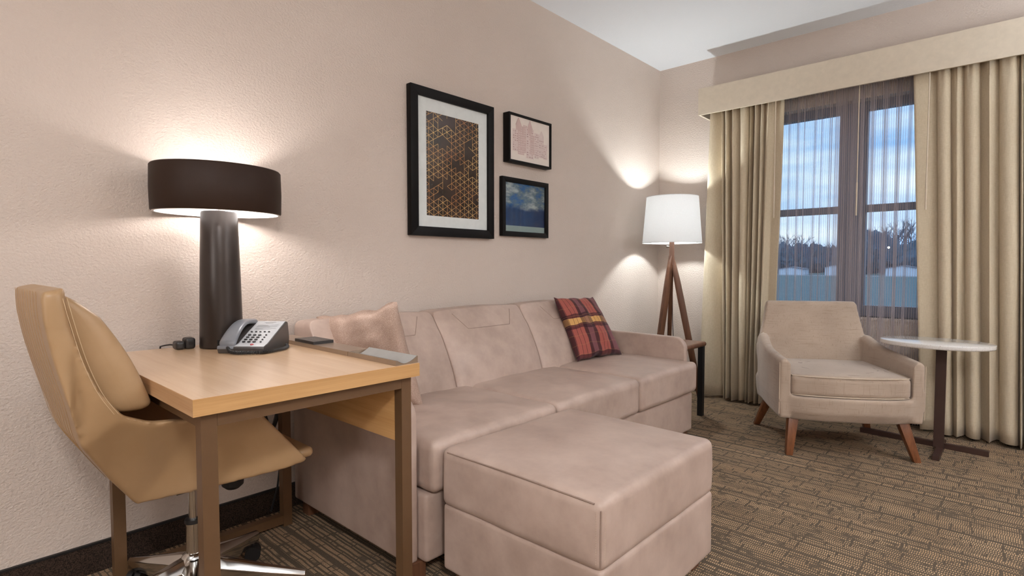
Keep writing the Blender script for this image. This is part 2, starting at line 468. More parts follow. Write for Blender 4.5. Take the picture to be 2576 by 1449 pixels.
def remeshed(name, bm, mat, parent, vox=.008, it=6, fac=.5):
    """union of solids turned into one continuous upholstered skin"""
    bmesh.ops.recalc_face_normals(bm, faces=bm.faces)
    o = put(name, fin(bm, mat, smooth=False), parent)
    a = o.modifiers.new('r', 'REMESH'); a.mode = 'VOXEL'; a.voxel_size = vox; a.use_smooth_shade = True
    b = o.modifiers.new('s', 'SMOOTH'); b.factor = fac; b.iterations = it
    dg = bpy.context.evaluated_depsgraph_get()
    me = bpy.data.meshes.new_from_object(o.evaluated_get(dg))
    o.modifiers.clear(); o.data = me; me.name = name
    if not me.materials: me.materials.append(mat)
    me.polygons.foreach_set('use_smooth', [True]*len(me.polygons))
    return o
def pillow(name, BL, BR, TL, TR, thick, mat, label, cat='cushion', seed=0, n=40, dent=.06):
    """square cushion with pinched corners; corners in world space"""
    BL, BR, TL, TR = Vector(BL), Vector(BR), Vector(TL), Vector(TR)
    ex, ey = BR-BL, TL-BL; nn = ex.cross(ey).normalized(); bm = bmesh.new(); uvl = bm.loops.layers.uv.new('UVMap')
    G = {}
    for s in (1, -1):
        for i in range(n+1):
            for j in range(n+1):
                edge = i in (0, n) or j in (0, n)
                if s < 0 and edge: G[s, i, j] = G[1, i, j]; continue
                u, v = -1+2*i/n, -1+2*j/n
                uu = u*(1-dent*(1-v*v)*abs(u)**2); vv = v*(1-dent*(1-u*u)*abs(v)**2)
                t = thick*(max(0, (1-u*u)*(1-v*v)))**.42
                w = noise.noise(Vector((u*2.2+seed, v*2.2, s*3)))*.22+noise.noise(Vector((u*6+seed, v*6, s*7)))*.07
                t *= 1+w
                e = .012*noise.noise(Vector((u*3+seed, v*3, 5)))
                a_, b_ = (uu+1)/2, (vv+1)/2; p = BL*(1-a_)*(1-b_)+BR*a_*(1-b_)+TL*(1-a_)*b_+TR*a_*b_+nn*(s*t/2)+ey.normalized()*e
                vt = bm.verts.new(p); G[s, i, j] = vt
    for s in (1, -1):
        for i in range(n):
            for j in range(n):
                ids = ((i, j), (i+1, j), (i+1, j+1), (i, j+1))
                if s < 0: ids = ids[::-1]
                f = bm.faces.new([G[s, a, b] for a, b in ids])
                for lp, (a, b) in zip(f.loops, ids): lp[uvl].uv = (a/n, b/n)
    o = put(name, fin(bm, mat, angle=80))
    # piping seam along the edge
    rim = [G0 for G0 in []]
    tag(o, label, cat)
    return o
def cloth(name, xs_top, xs_bot, Yf, z0, z1, mat, parent=None, nz=26, thick=.0025):
    """hanging cloth; xs_*: x for each column at top/bottom, Yf(i, t)->y, t=0 bottom..1 top"""
    bm = bmesh.new(); uvl = bm.loops.layers.uv.new('UVMap'); N = len(xs_top); G = []
    su = [0]
    for i in range(1, N):
        su.append(su[-1]+math.hypot(xs_top[i]-xs_top[i-1], Yf(i, .5)-Yf(i-1, .5)))
    for j in range(nz+1):
        t = j/nz; row = []
        for i in range(N):
            x = xs_bot[i]*(1-t)+xs_top[i]*t
            zb = z0+.006*sin(i*.21)*(1-t)
            row.append(bm.verts.new((x, Yf(i, t), zb+(z1-zb)*t)))
        G.append(row)
    for j in range(nz):
        for i in range(N-1):
            f = bm.faces.new((G[j][i], G[j][i+1], G[j+1][i+1], G[j+1][i]))
            for lp, (a, b) in zip(f.loops, ((j, i), (j, i+1), (j+1, i+1), (j+1, i))): lp[uvl].uv = (su[b], a/nz)
    o = put(name, fin(bm, mat, angle=80), parent)
    if thick:
        md = o.modifiers.new('thickness', 'SOLIDIFY'); md.thickness = thick
    return o

# ================================================================== ROOM SHELL
XR, YB, YW, HC = 4.6, -3.2, 4.4514, 2.74
WX0, WX1, WZ0, WZ1 = .56, 2.36, .70, 2.20
box('floor', -.15, XR, YB, YW+.22, -.1, 0, M_CARPET, bev=0, kind='structure')
box('ceiling', -.15, XR, YB, YW+.22, HC, HC+.1, M_CEIL, bev=0, kind='structure')
box('wall_left', -.15, 0, YB, YW+.22, 0, HC, M_WALL, bev=0, kind='structure')
box('wall_right', XR, XR+.15, YB, YW+.22, -.1, HC+.1, M_WALL, bev=0, kind='structure')
box('wall_front', -.15, XR, YB-.15, YB, -.1, HC+.1, M_WALL, bev=0, kind='structure')
bm = bmesh.new()
for a in ((0, WX0, 0, HC), (WX1, XR, 0, HC), (WX0, WX1, 0, WZ0), (WX0, WX1, WZ1, HC)):
    addbox(bm, a[0], a[1], YW, YW+.22, a[2], a[3])
put('wall_back', fin(bm, M_WALL, False), None, 'structure')
def baseboard(name, x0, x1, y0, y1, side):
    r = box(name, x0, x1, y0, y1, 0, .098, M_BASE, None, 0, kind='structure')
    if side: box('cap_strip', x0, x1+.003, y0, y1, .098, .105, M_BLACK, r, .0015)
    else: box('cap_strip', x0, x1, y0-.003, y1, .098, .105, M_BLACK, r, .0015)
baseboard('baseboard_left', 0, .009, YB, YW, True)
baseboard('baseboard_back', .009, XR, YW-.009, YW, False)

# ---- window: two double hung units with a wide mullion between
for k, (x0, x1) in enumerate(((WX0, 1.45), (1.45, WX1))):
    w = thing('window_%d' % (k+1), '', '', (x0, YW+.1, WZ0)); del w['label']; del w['category']; w['kind'] = 'structure'
    y0, y1 = YW+.09, YW+.15
    jl = .055 if k == 0 else .087; jr = .085 if k == 0 else .055
    for a in ((x0, x1, WZ0, .775), (x0, x1, 2.14, WZ1), (x0, x0+jl, .775, 2.14), (x1-jr, x1, .775, 2.14)):
        box('frame_rail', a[0], a[1], y0, y1, a[2], a[3], M_WINF, w, .003)
    box('meeting_rail', x0+jl, x1-jr, y0+.005, y1-.01, 1.432, 1.482, M_WINF, w, .003)
    box('pane', x0+jl-.005, x1-jr+.005, y0+.028, y0+.032, .77, 1.445, M_GLASS, w, 0)
    box('pane', x0+jl-.005, x1-jr+.005, y0+.033, y0+.037, 1.465, 2.145, M_GLASS, w, 0)
box('trim_1', WX0, WX1, YW-.012, YW+.09, WZ0-.02, WZ0, M_WALL, None, .003, kind='structure')

# ---- valance (cornice board)
v = thing('window_valance', 'long beige painted cornice board above the window curtains', 'valance', (1.9, YW-.12, 2.23))
VY = 4.213
box('front_board', .452, 3.6, VY, VY+.016, 2.232, 2.436, M_VAL, v, .0015)
box('end_board', .452, .468, VY+.016, YW-.001, 2.232, 2.436, M_VAL, v, .0015)
box('end_board', 3.584, 3.6, VY+.016, YW-.001, 2.232, 2.436, M_VAL, v, .0015)
box('top_board', .468, 3.584, VY+.016, YW-.001, 2.42, 2.436, M_VAL, v, .001)
for yy in (4.285, 4.365):
    box('curtain_track', .475, 3.575, yy-.008, yy+.008, 2.34, 2.36, M_WHITE, v, .001)

# ---- curtains
def folds(x0t, x1t, x0b, x1b, nf, seed, yc, at, ab, flat=None, res=14, gather=.85):
    rnd = random.Random(seed); ws = [rnd.choice([.45, .7, 1.0, 1.4, 1.9])*rnd.uniform(.85, 1.15) for _ in range(nf)]; tot = sum(ws)
    amps = [rnd.uniform(.65, 1.15) for _ in range(nf)]; sk = [rnd.uniform(-.28, .28) for _ in range(nf)]
    dr = [rnd.uniform(-.5, .5) for _ in range(nf)]
    xt, xb, info = [], [], []
    acc = 0
    for k in range(nf):
        for j in range(res):
            f = j/res; u = (acc+ws[k]*f)/tot
            xx = u+sk[k]*ws[k]/tot*sin(2*PI*f)*.55
            xt.append(x0t+(x1t-x0t)*xx); xb.append(x0b+(x1b-x0b)*(xx+dr[k]*.010*sin(PI*f)))
            info.append((k, f))
        acc += ws[k]
    xt.append(x1t); xb.append(x1b); info.append((nf-1, 1))
    def Yf(i, t):
        k, f = info[i]; a = (ab+(at-ab)*t)*amps[k]
        s = sin(2*PI*f-PI/2)
        s = .25*s+.75*(2*abs(sin(PI*f))-1); s = -s
        nx = amps[(k+1) % nf] if f > .9 else 1
        y = yc+a*s*1.0+.010*sin(9*(1-t)+k*1.7)*(1-t)*(.4+f)
        if t > .9:
            q = (t-.9)/.1; y += q*.010*sin(2*PI*f*3)
        return y
    return xt, xb, Yf
def drape(label, xt0, xt1, xb0, xb1, nf, seed, flatend, yc=4.292, z0=.018):
    root = thing('curtain', label, 'curtain', ((xt0+xt1)/2, yc, 0))
    xt, xb, Yf = folds(xt0, xt1, xb0, xb1, nf, seed, yc, .028, .046)
    if flatend == 'left':
        n = 8; X0t = xt0-.115; X0b = xb0-.095
        pt = [X0t+(xt0-X0t)*i/n for i in range(n)]; pb = [X0b+(xb0-X0b)*i/n for i in range(n)]
        Y0 = Yf
        def Yf2(i, t):
            if i < n: return Y0(0, t)-.035*(1-i/n)-.006*sin(PI*i/n)
            return Y0(i-n, t)
        o = cloth('panel', pt+xt, pb+xb, Yf2, z0, 2.34, M_DRAPE, root)
    elif flatend == 'both':
        n = 14; m_ = 8; X1t, X1b = xt1+.075, xb1+.06; N0 = len(xt); Y0 = Yf
        pt = [.525+(xt0-.525)*i/n for i in range(n)]; pb = [.462+(xb0-.462)*i/n for i in range(n)]
        qt = [xt1+(X1t-xt1)*(i+1)/m_ for i in range(m_)]; qb = [xb1+(X1b-xb1)*(i+1)/m_ for i in range(m_)]
        def Yf2(i, t):
            if i < n:
                f = i/n; e = Y0(0, t)
                return yc-.020*cos(PI*f*1.2)*(1.1-.5*t)+(e-yc)*f**3-.018*sin(PI*f)*(1-t)
            if i >= n+N0: return Y0(N0-1, t)-.02*(i-n-N0+1)/m_
            return Y0(i-n, t)
        o = cloth('panel', pt+xt+qt, pb+xb+qb, Yf2, z0, 2.34, M_DRAPE, root)
    elif flatend == 'right':
        n = 8; X1t = xt1+.075; X1b = xb1+.06
        pt = [xt1+(X1t-xt1)*(i+1)/n for i in range(n)]; pb = [xb1+(X1b-xb1)*(i+1)/n for i in range(n)]
        Y0 = Yf; N0 = len(xt)
        def Yf2(i, t):
            if i >= N0: return Y0(N0-1, t)+.02*(i-N0+1)/n
            return Y0(i, t)
        o = cloth('panel', xt+pt, xb+pb, Yf2, z0, 2.34, M_DRAPE, root)
    return root
drape('khaki curtain panel behind the tripod floor lamp, left of the window', .60, .99, .655, .955, 8, 3, 'both')
drape('wide khaki curtain panel right of the window, behind the oval side table', 1.93, 2.95, 2.0, 3.0, 17, 11, 'left')

def pleats(x0, x1, centers, yc, amp, z0, z1, label, seed):
    """sheer with narrow tucked pleats"""
    xs = []; info = []; n = 150
    rnd = random.Random(seed)
    for i in range(n+1):
        xs.append(x0+(x1-x0)*i/n)
    xt, xb, yy = [], [], []
    pts = []
    for i in range(n+1):
        x = x0+(x1-x0)*i/n; pts.append((x, 0, 0))
    out = []
    for (x, _, _) in pts:
        out.append((x, .006*sin(x*31+seed), -1))
    for k, c in enumerate(centers):
        w = rnd.uniform(.014, .020)
        out = [o for o in out if abs(o[0]-c) > w+.004]
        for j in range(25):
            f = j/24; ang = 2*PI*f
            out.append((c-w+2*w*f+ .0, None, (k, f, w)))
    out.sort(key=lambda o: (o[0]))
    dr = [rnd.uniform(-.02, .015) for _ in centers]
    X0, X1, info = [], [], []
    for x, y, q in out:
        if q == -1:
            X0.append(x); X1.append(x+sum(dr[k]*math.exp(-((x-c)/.035)**2) for k, c in enumerate(centers))); info.append(('f', y))
        else:
            k, f, w = q; c = centers[k]
            # folded S shape: x runs forward, back, forward
            xx = c-w+2*w*f+1.5*w*sin(2*PI*f)*-1
            X0.append(xx); X1.append(xx*1.0+dr[k]); info.append(('p', -amp*sin(PI*f)))
    root = thing('sheer_curtain', label, 'sheer curtain', ((x0+x1)/2, yc, 0))
    cloth('panel', X0, X1, lambda i, t: yc+info[i][1]*(1 if info[i][0] == 'f' else (.55+.6*t)), z0, z1, M_SHEER, root, nz=14, thick=0)
    return root
pleats(.84, 1.492, [.93, 1.045, 1.155, 1.27, 1.375, 1.41, 1.45, 1.478], 4.384, .022, .03, 2.35, 'brown pinstriped sheer in front of the left window sash', 2)
pleats(1.497, 2.06, [1.515, 1.56, 1.63, 1.70, 1.775, 1.90, 1.99], 4.362, .022, .03, 2.35, 'brown pinstriped sheer in front of the right window sash', 5)

for x, zb, lab in ((1.02, 1.40, 'thin white pull wand hanging by the left khaki curtain'), (1.523, 1.392, 'thin white pull wand hanging over the middle of the sheers'), (1.905, 1.40, 'thin white pull wand hanging by the right khaki curtain')):
    yy = 4.222+.008 if x != 1.523 else 4.30
    if x == 1.905: yy = 4.225
    t = thing('curtain_wand', lab, 'curtain wand', (x, yy+.006, zb), 0, 'curtain pull wands')
    tube('rod', [(x, yy+.006, zb+.02), (x, yy+.006, 2.335), (x, 4.284, 2.342)], .0038, M_WAND, t, 8)
    tube('grip', [(x, yy+.006, zb), (x, yy+.006, zb+.22)], .0052, M_WAND, t, 8)

# ================================================================== OUTSIDE
GZ = -3.0
M_GRASS = m_trees('dusk_tinted_grass', (.10, .165, .18), (.13, .205, .215))  # blue dusk light put into the grass colour
M_TREE = m_trees('haze_tinted_tree_bark', (.10, .13, .19), (.13, .16, .21))  # bark colour carries a painted blue dusk haze
M_BUSH = m_trees('haze_tinted_evergreen', (.08, .13, .18), (.11, .17, .22))  # distance haze painted in as bluish foliage
box('ground', -400, 300, 6, 700, GZ-.5, GZ, M_GRASS, None, 0, kind='structure')
box('road', -300, 200, 225, 233, GZ, GZ+.05, plain('pale_road', (.34, .36, .38), .9), None, 0, kind='structure')
bm = bmesh.new(); fr_, bk_ = [], []
for i in range(141):
    x = -420+i*5; h = GZ+13+5*noise.noise(Vector((x*.03, 0, 0)))+2.2*noise.noise(Vector((x*.21, 3, 0)))
    fr_.append((bm.verts.new((x, 425, GZ-.2)), bm.verts.new((x, 428, h)), bm.verts.new((x, 445, h-1)), bm.verts.new((x, 450, GZ-.2))))
for a, b in zip(fr_, fr_[1:]):
    for q in range(3): bm.faces.new((a[q], b[q], b[q+1], a[q+1]))
bmesh.ops.recalc_face_normals(bm, faces=bm.faces)
put('distant_ridge', fin(bm, M_BUSH), None, 'structure')
tree_pos = []
def wx(px, Y):   # x on a distant plane for a given photo column at the horizon
    d = (px-1288)/FPX*rt+fw
    return 2.3222+d.x/d.y*Y
def add_branch(bm, p, d, L, r, depth, rnd):
    q = p+d*L
    addtube(bm, [p, (p+q)/2+Vector((rnd.uniform(-1, 1), rnd.uniform(-1, 1), 0))*L*.05, q], [r, r*.8, r*.6], 4, False)
    if depth == 0: return
    for k in range(3 if depth > 1 else 4):
        a = rnd.uniform(0, 2*PI); s = rnd.uniform(.35, .75)
        e = (d+Vector((cos(a)*s, sin(a)*s, rnd.uniform(.0, .25)))).normalized()
        add_branch(bm, p+d*L*rnd.uniform(.55, 1), e, L*rnd.uniform(.55, .78), r*.55, depth-1, rnd)
def far_tree(px, Y, H, label, seed, bushy):
    rnd = random.Random(seed); x = wx(px, Y)
    root = thing('tree', label, 'tree', (x, Y, GZ), 0, 'trees across the field')
    bm = bmesh.new(); base = Vector((x, Y, GZ))
    addtube(bm, [base, base+Vector((0, 0, H*.35))], [H*.022, H*.016], 6, False)
    for k in range(5):
        a = 2*PI*k/5+rnd.random(); e = Vector((cos(a)*.45, sin(a)*.45, 1)).normalized()
        add_branch(bm, base+Vector((0, 0, H*rnd.uniform(.2, .35))), e, H*.27, H*.012, 3, rnd)
    put('branches', fin(bm, M_TREE, False), root)
    if bushy:
        bm = bmesh.new(); bmesh.ops.create_icosphere(bm, subdivisions=4, radius=1)
        for vv in bm.verts:
            n_ = 1+.38*noise.noise(vv.co*2.1+Vector((seed, 0, 0)))+.22*noise.noise(vv.co*6+Vector((0, seed, 0)))
            vv.co = Vector((vv.co.x*H*.28*n_, vv.co.y*H*.28*n_, vv.co.z*H*.40*n_+H*.40))+base
        put('foliage', fin(bm, M_BUSH), root)
trees = [(1950, 17, 1), (1966, 20, 0), (1982, 14, 1), (1998, 21, 0), (2012, 15, 1), (2030, 17, 0), (2046, 15, 1), (2064, 14, 1), (2082, 16, 0), (2098, 13, 1), (2118, 15, 1), (2140, 18, 0), (2160, 20, 1), (2182, 22, 1), (2200, 20, 1), (2218, 24, 0), (2236, 17, 1), (2258, 25, 0), (2270, 17, 1), (2290, 22, 0), (2306, 17, 1)]
ORD = ['first', 'second', 'third', 'fourth', 'fifth', 'sixth', 'seventh', 'eighth', 'ninth', 'tenth', 'eleventh', 'twelfth', 'thirteenth']
TREE_LABELS = []; cnt = [0, 0]
for q in trees:
    TREE_LABELS.append(('%s dark leafy tree from the left in the far row beyond the field' if q[2] else '%s tall bare-branched tree from the left in the far row beyond the field') % ORD[cnt[q[2]]]); cnt[q[2]] += 1
for k, (px, H, b_) in enumerate(trees):
    far_tree(px, 262+19*((k*2) % 5)+(100 if k == 18 else 0), H*.96*(262+19*((k*2) % 5))/250, TREE_LABELS[k], k, b_)
for k, (px, w_, h_, lab) in enumerate(((2100, 7, 4.0, 'small white gabled building beyond the field, by the window post'), (2268, 10, 3.6, 'long low white building beyond the field at right'), (1987, 9, 3.0, 'low white building beyond the field at far left'))):
    Y = 240; x = wx(px, Y)
    r = thing('far_building', lab, 'building', (x, Y, GZ))
    mw = plain('pale_siding', (.72, .78, .88), .8); mr = plain('dim_roof', (.16, .18, .22), .9)
    bm = bmesh.new(); addprism(bm, [(x-w_/2, Y, GZ), (x+w_/2, Y, GZ), (x+w_/2, Y, GZ+h_*.75), (x, Y, GZ+h_), (x-w_/2, Y, GZ+h_*.75)], (0, 9, 0))
    bmesh.ops.recalc_face_normals(bm, faces=bm.faces); put('wall', fin(bm, mw, False), r)
    bm = bmesh.new()
    for s in (-1, 1): addprism(bm, [(x, Y-.4, GZ+h_), (x+s*(w_/2+.4), Y-.4, GZ+h_*.72), (x+s*(w_/2+.4), Y-.4, GZ+h_*.72+.25), (x, Y-.4, GZ+h_+.3)], (0, 10, 0))
    bmesh.ops.recalc_face_normals(bm, faces=bm.faces); put('roof', fin(bm, mr, False), r)
Y = 236; x = wx(2233, Y)
r = thing('street_light', 'tiny lit street lamp among the far trees', 'street lamp', (x, Y, GZ))
tube('pole', [(x, Y, GZ), (x, Y, GZ+10.2)], .12, M_TREE, r, 6)
bm = bmesh.new(); bmesh.ops.create_icosphere(bm, subdivisions=2, radius=.36, matrix=Matrix.Translation((x, Y-.3, GZ+10.2)))
put('lamp_head', fin(bm, m_emit('street_lamp_glow', (1, .85, .6), 12)), r)

# ================================================================== DESK
d = thing('desk', 'light oak topped desk with bronze steel legs against the left wall', 'desk', (.53, .73, 0))
DX0, DX1, DY0, DY1, DZ = .075, .985, .415, 1.045, .762
o = box('desktop', DX0+.001, DX1-.001, DY0+.001, DY1-.001, DZ-.04, DZ, M_OAK, d, .0006)
box('edge_band', DX1-.001, DX1, DY0, DY1, DZ-.04, DZ-.0003, M_EDGE, d, 0)
box('edge_band', DX0, DX1-.001, DY0, DY0+.001, DZ-.04, DZ-.0003, M_EDGEX, d, 0)
for (x, y) in ((.945, .455), (.945, 1.011), (.145, .444), (.145, 1.011)):
    box('leg', x-.018, x+.018, y-.0175, y+.0175, 0, DZ-.0405, M_BRONZE, d, .002)
box('top_rail', .927, .963, .473, .993, DZ-.0405-.034, DZ-.0405, M_BRONZE, d, .002)
box('top_rail', .127, .163, .462, .993, DZ-.0405-.034, DZ-.0405, M_BRONZE, d, .002)
box('side_rail', .163, .927, .4375, .4725, DZ-.0405-.034, DZ-.0405, M_BRONZE, d, .002)
box('side_rail', .163, .927, .9935, 1.0285, DZ-.0405-.034, DZ-.0405, M_BRONZE, d, .002)
box('floor_rail', .127, .163, .462, .993, .012, .046, M_BRONZE, d, .002)
box('side_panel', .165, .925, .996, 1.014, .520, DZ-.076, M_OAKX, d, .001)
# raised organiser along the right edge
t = thing('desk_organizer', 'bronze metal organizer strip with curved steel pen tray along the desk edge', 'desk organizer', (.56, 1.0, DZ))
TY0, TY1, TZ = .962, 1.043, DZ+.015
box('closed_cover', .16, .713, TY0, TY1, DZ+.0003, TZ, M_TRAY, t, .0012)
N = 18; x0, x1 = .7155, .979
prof = [(TY0, DZ+.0003), (TY0, TZ), (TY0+.005, TZ)]
for i in range(N+1):
    f = i/N; y = TY0+.0055+(TY1-.0015-TY0-.0055)*f
    z = TZ-.0115*sin(PI/2*f/.38) if f < .38 else TZ-.0115+.0175*(1-cos(PI/2*(f-.38)/.62))
    prof.append((y, z))
prof += [(TY1, TZ+.006), (TY1, DZ+.0003)]
o = prism('pen_tray', [(x0, y, z) for y, z in prof], (x1-x0, 0, 0), M_TRAY, t, 0)
bm = bmesh.new()
ring = [(y, z+.0006) for y, z in prof[3:-2]]
vs = [[bm.verts.new((xx, y, z)) for y, z in ring] for xx in (x0+.002, x1-.002)]
for i in range(len(ring)-1): bm.faces.new((vs[0][i], vs[0][i+1], vs[1][i+1], vs[1][i]))
bmesh.ops.solidify(bm, geom=bm.faces, thickness=-.0004)
s = put('tray_liner', fin(bm, M_STEEL), t); s['label'] = 'shiny brushed steel curved liner'
# black plate
t = thing('table_sign', 'thin black square plate with faint grey markings on the organizer strip', 'sign', (.42, 1.0, TZ))
box('plate', .348, .488, .962, 1.040, TZ+.0003, TZ+.0105, M_PLAST, t, .001)
mg = plain('grey_print', lin((128, 122, 116)), .5)
bm = bmesh.new(); z = TZ+.0106
for k in range(4):
    cx = .385+.022*k; cy = 1.001
    for a in range(10):
        if (a+k) % 5 == 4: continue
        a0, a1 = 2*PI*a/10, 2*PI*(a+.8)/10
        q = [(cx+r_*cos(g)*.9, cy+r_*sin(g), z) for r_, g in ((.008, a0), (.008, a1), (.0105, a1), (.0105, a0))]
        bm.faces.new([bm.verts.new(p) for p in q])
    bm.faces.new([bm.verts.new(p) for p in ((cx-.003, cy-.003, z), (cx+.003, cy-.003, z), (cx+.003, cy+.003, z), (cx-.003, cy+.003, z))])
bm.faces.new([bm.verts.new(p) for p in ((.39, .975, z), (.45, .975, z), (.45, .9775, z), (.39, .9775, z))])
bmesh.ops.recalc_face_normals(bm, faces=bm.faces)
put('markings', fin(bm, mg, False), t)

# ---- table lamp
LX, LY = .185, .765
t = thing('table_lamp', 'dark table lamp with wide oval drum shade, lit, on the desk', 'lamp', (LX, LY, DZ))
lathe('base', [(0, DZ+.0003), (.070, DZ+.0003), (.0725, DZ+.004), (.071, DZ+.06), (.066, 1.05), (.060, 1.245), (.058, 1.252), (.05, 1.2545), (0, 1.2548)], LX, LY, M_LAMPB, t, 64)
SB, ST, SR = 1.246, 1.408, .214
sx = .84
prof = [(SR-.012, SB), (SR-.004, SB+.001), (SR, SB+.006), (SR+.002, SB+.08), (SR, ST-.006), (SR-.004, ST-.001), (SR-.012, ST), (SR-.014, ST-.004), (SR-.014, SB+.004)]
bm = bmesh.new(); addlathe(bm, prof, LX, LY, 72, sx, 1, True); bmesh.ops.recalc_face_normals(bm, faces=bm.faces)
me = fin(bm, M_SHADEB, angle=60); me.materials.append(M_WHITE)
for p in me.polygons:
    c = p.center; rr = math.hypot((c.x-LX)/sx, c.y-LY)
    if rr < SR-.0095 or (c.z < SB+.0015): p.material_index = 1
o = put('shade', me, t); o['label'] = 'wide dark brown drum shade, white inside'
tube('stem', [(LX+.008, LY, 1.25), (LX+.008, LY, 1.40)], .004, M_CHROME, t, 8)
tube('stem', [(LX-.008, LY+.004, 1.25), (LX-.008, LY+.004, 1.40)], .004, M_CHROME, t, 8)
bm = bmesh.new()
for a in range(3):
    g = a*2*PI/3+.5
    addtube(bm, [(LX, LY, 1.392), (LX+cos(g)*(SR-.014)*sx, LY+sin(g)*(SR-.014), 1.392)], .002, 6)
put('spider', fin(bm, M_CHROME), t)
BUL = (LX, LY+.052, 1.302)
bm = bmesh.new(); bmesh.ops.create_uvsphere(bm, u_segments=20, v_segments=12, radius=.014, matrix=Matrix.Translation(BUL))
put('bulb', fin(bm, m_emit('table_bulb_glow', (1, .93, .86), 6)), t)
tube('socket', [(LX, LY+.006, 1.302), (LX, LY+.032, 1.302)], .013, M_WHITE, t, 10)
box('switch', LX+.069, LX+.074, LY-.04, LY-.028, DZ+.018, DZ+.034, M_PLAST, t, .001)
ld = bpy.data.lights.new('table_lamp_light', 'POINT'); ld.energy = 10; ld.color = (1, .95, .925); ld.shadow_soft_size = .026
lo = bpy.data.objects.new('table_lamp_light', ld); COL.objects.link(lo); lo.location = BUL
o = bpy.data.objects['bulb']; o.visible_shadow = True

# ---- small adapters beside the lamp
t = thing('power_adapter', 'small dark grey plastic adapter with a cord, left of the lamp base', 'adapter', (.145, .66, DZ))
soft('left_block', .118, .166, .622, .651, DZ+.0003, DZ+.030, .009, M_PLAST, t, n=5)
soft('right_block', .120, .166, .652, .685, DZ+.0003, DZ+.040, .009, M_PLAST, t, n=5)
box('socket_slot', .1655, .168, .660, .678, DZ+.016, DZ+.026, M_BLACK, t, .0005)
tube('cord', [(.125, .64, DZ+.012), (.10, .622, DZ+.014), (.075, .612, DZ+.010), (.045, .606, DZ+.004), (.03, .605, DZ-.03), (.02, .604, DZ-.2), (.02, .604, .3)], .003, M_PLAST, t, 6)

# ---- telephone
A = Vector((.346, .692, DZ)); wdir = Vector((.76, .65, 0)).normalized(); ddir = Vector((-wdir.y, wdir.x, 0))
ph = thing('telephone', 'grey corded desk telephone with handset and keypad', 'telephone', A, math.atan2(wdir.y, wdir.x))
TM = Matrix((wdir, ddir, Vector((0, 0, 1)))).transposed().to_4x4(); TM.translation = A
def tp(x, y, z): return TM @ Vector((x, y, z))
def prof_prism(name, x0, x1, prof, mat, bev=.002):
    return prism(name, [tp(x0, y, z) for y, z in prof], tp(x1, 0, 0)-tp(x0, 0, 0), mat, ph, bev)
prof_prism('body', .0, .160, [(.004, .0004), (.19, .0004), (.196, .03), (.186, .088), (.174, .092), (.10, .061), (.03, .030), (.0, .024), (-.002, .018)], M_PHBODY)
prof_prism('faceplate', .056, .157, [(.003, .025), (.032, .0325), (.10, .0635), (.170, .0935), (.172, .0915), (.10, .0605), (.033, .0295), (.004, .022)], M_PHFACE, .0006)
prof_prism('front_lip', .0, .056, [(-.003, .016), (.022, .016), (.03, .030), (.0, .0255)], M_PHONE, .001)
def facez(y):
    P_ = [(.003, .025), (.032, .0325), (.10, .0635), (.170, .0935)]
    for (a, za), (b, zb) in zip(P_, P_[1:]):
        if y <= b: return za+(zb-za)*(y-a)/(b-a)
    return P_[-1][1]
keym = bmesh.new(); bmesh.ops.create_cone(keym, cap_ends=True, segments=12, radius1=1, radius2=.85, depth=1)
key_me = fin(keym, M_PLAST)
def key(x, y, rx, ry, h=.003):
    z = facez(y); o = bpy.data.objects.new('key', key_me); COL.objects.link(o); o.parent = ph
    o.location = (x, y, z+h/2+.0004); o.scale = (rx, ry, h); o.rotation_euler = (math.atan2(.031, .068), 0, 0)
for r_ in range(4):
    for c_ in range(3): key(.072+.018*c_, .036+.0135*r_, .0062, .0042)
    key(.131, .036+.0135*r_, .0036, .003)
for c_ in range(5): key(.070+.0155*c_, .096, .004, .0028)
bm = bmesh.new(); addlathe(bm, [(.0035, 0), (.0035, .0012), (.0055, .0012), (.0055, 0)], 0, 0, 16, closed=True)
o = put('message_lamp', fin(bm, plain('red_plastic', lin((196, 40, 44)), .4))); o.parent = ph; o.location = (.110, .017, facez(.017)+.0005); o.rotation_euler = (.2, 0, 0)
bm = bmesh.new()
for k, (y, x0_, x1_) in enumerate(((.160, .085, .128), (.155, .092, .120), (.142, .07, .145), (.138, .07, .11), (.133, .07, .145), (.128, .07, .12), (.121, .07, .145), (.116, .07, .10), (.111, .07, .13))):
    q = [(x0_, y-.0008), (x1_, y-.0008), (x1_, y+.0008), (x0_, y+.0008)]
    bm.faces.new([bm.verts.new((a, b, facez(b)+.0007)) for a, b in q])
o = put('printed_text_lines', fin(bm, plain('grey_text', lin((150, 150, 152)), .6), False)); o.parent = ph
# handset: curved bar with two ends
bm = bmesh.new(); rings = []
for i in range(25):
    f = i/24; y = .006+.168*f
    arch = sin(PI*f); zt = .040+.062*f+.024*arch; th = .031-.017*arch**.6
    hw = .0265+.002*cos(2*PI*f)
    if i in (0, 24): th *= .7; hw *= .85
    ring_ = []
    for k in range(16):
        g = 2*PI*k/16; cx_, cz_ = cos(g), sin(g)
        cx_ = math.copysign(abs(cx_)**.6, cx_); cz_ = math.copysign(abs(cz_)**.7, cz_)
        ring_.append(bm.verts.new(tp(.0285+hw*cx_, y, zt-th/2+th/2*cz_)))
    rings.append(ring_)
for a, b in zip(rings, rings[1:]):
    for k in range(16): bm.faces.new((a[k], a[(k+1) % 16], b[(k+1) % 16], b[k]))
bm.faces.new(rings[0][::-1]); bm.faces.new(rings[-1]); bmesh.ops.recalc_face_normals(bm, faces=bm.faces)
put('handset', fin(bm, M_PHONE, angle=60), ph)
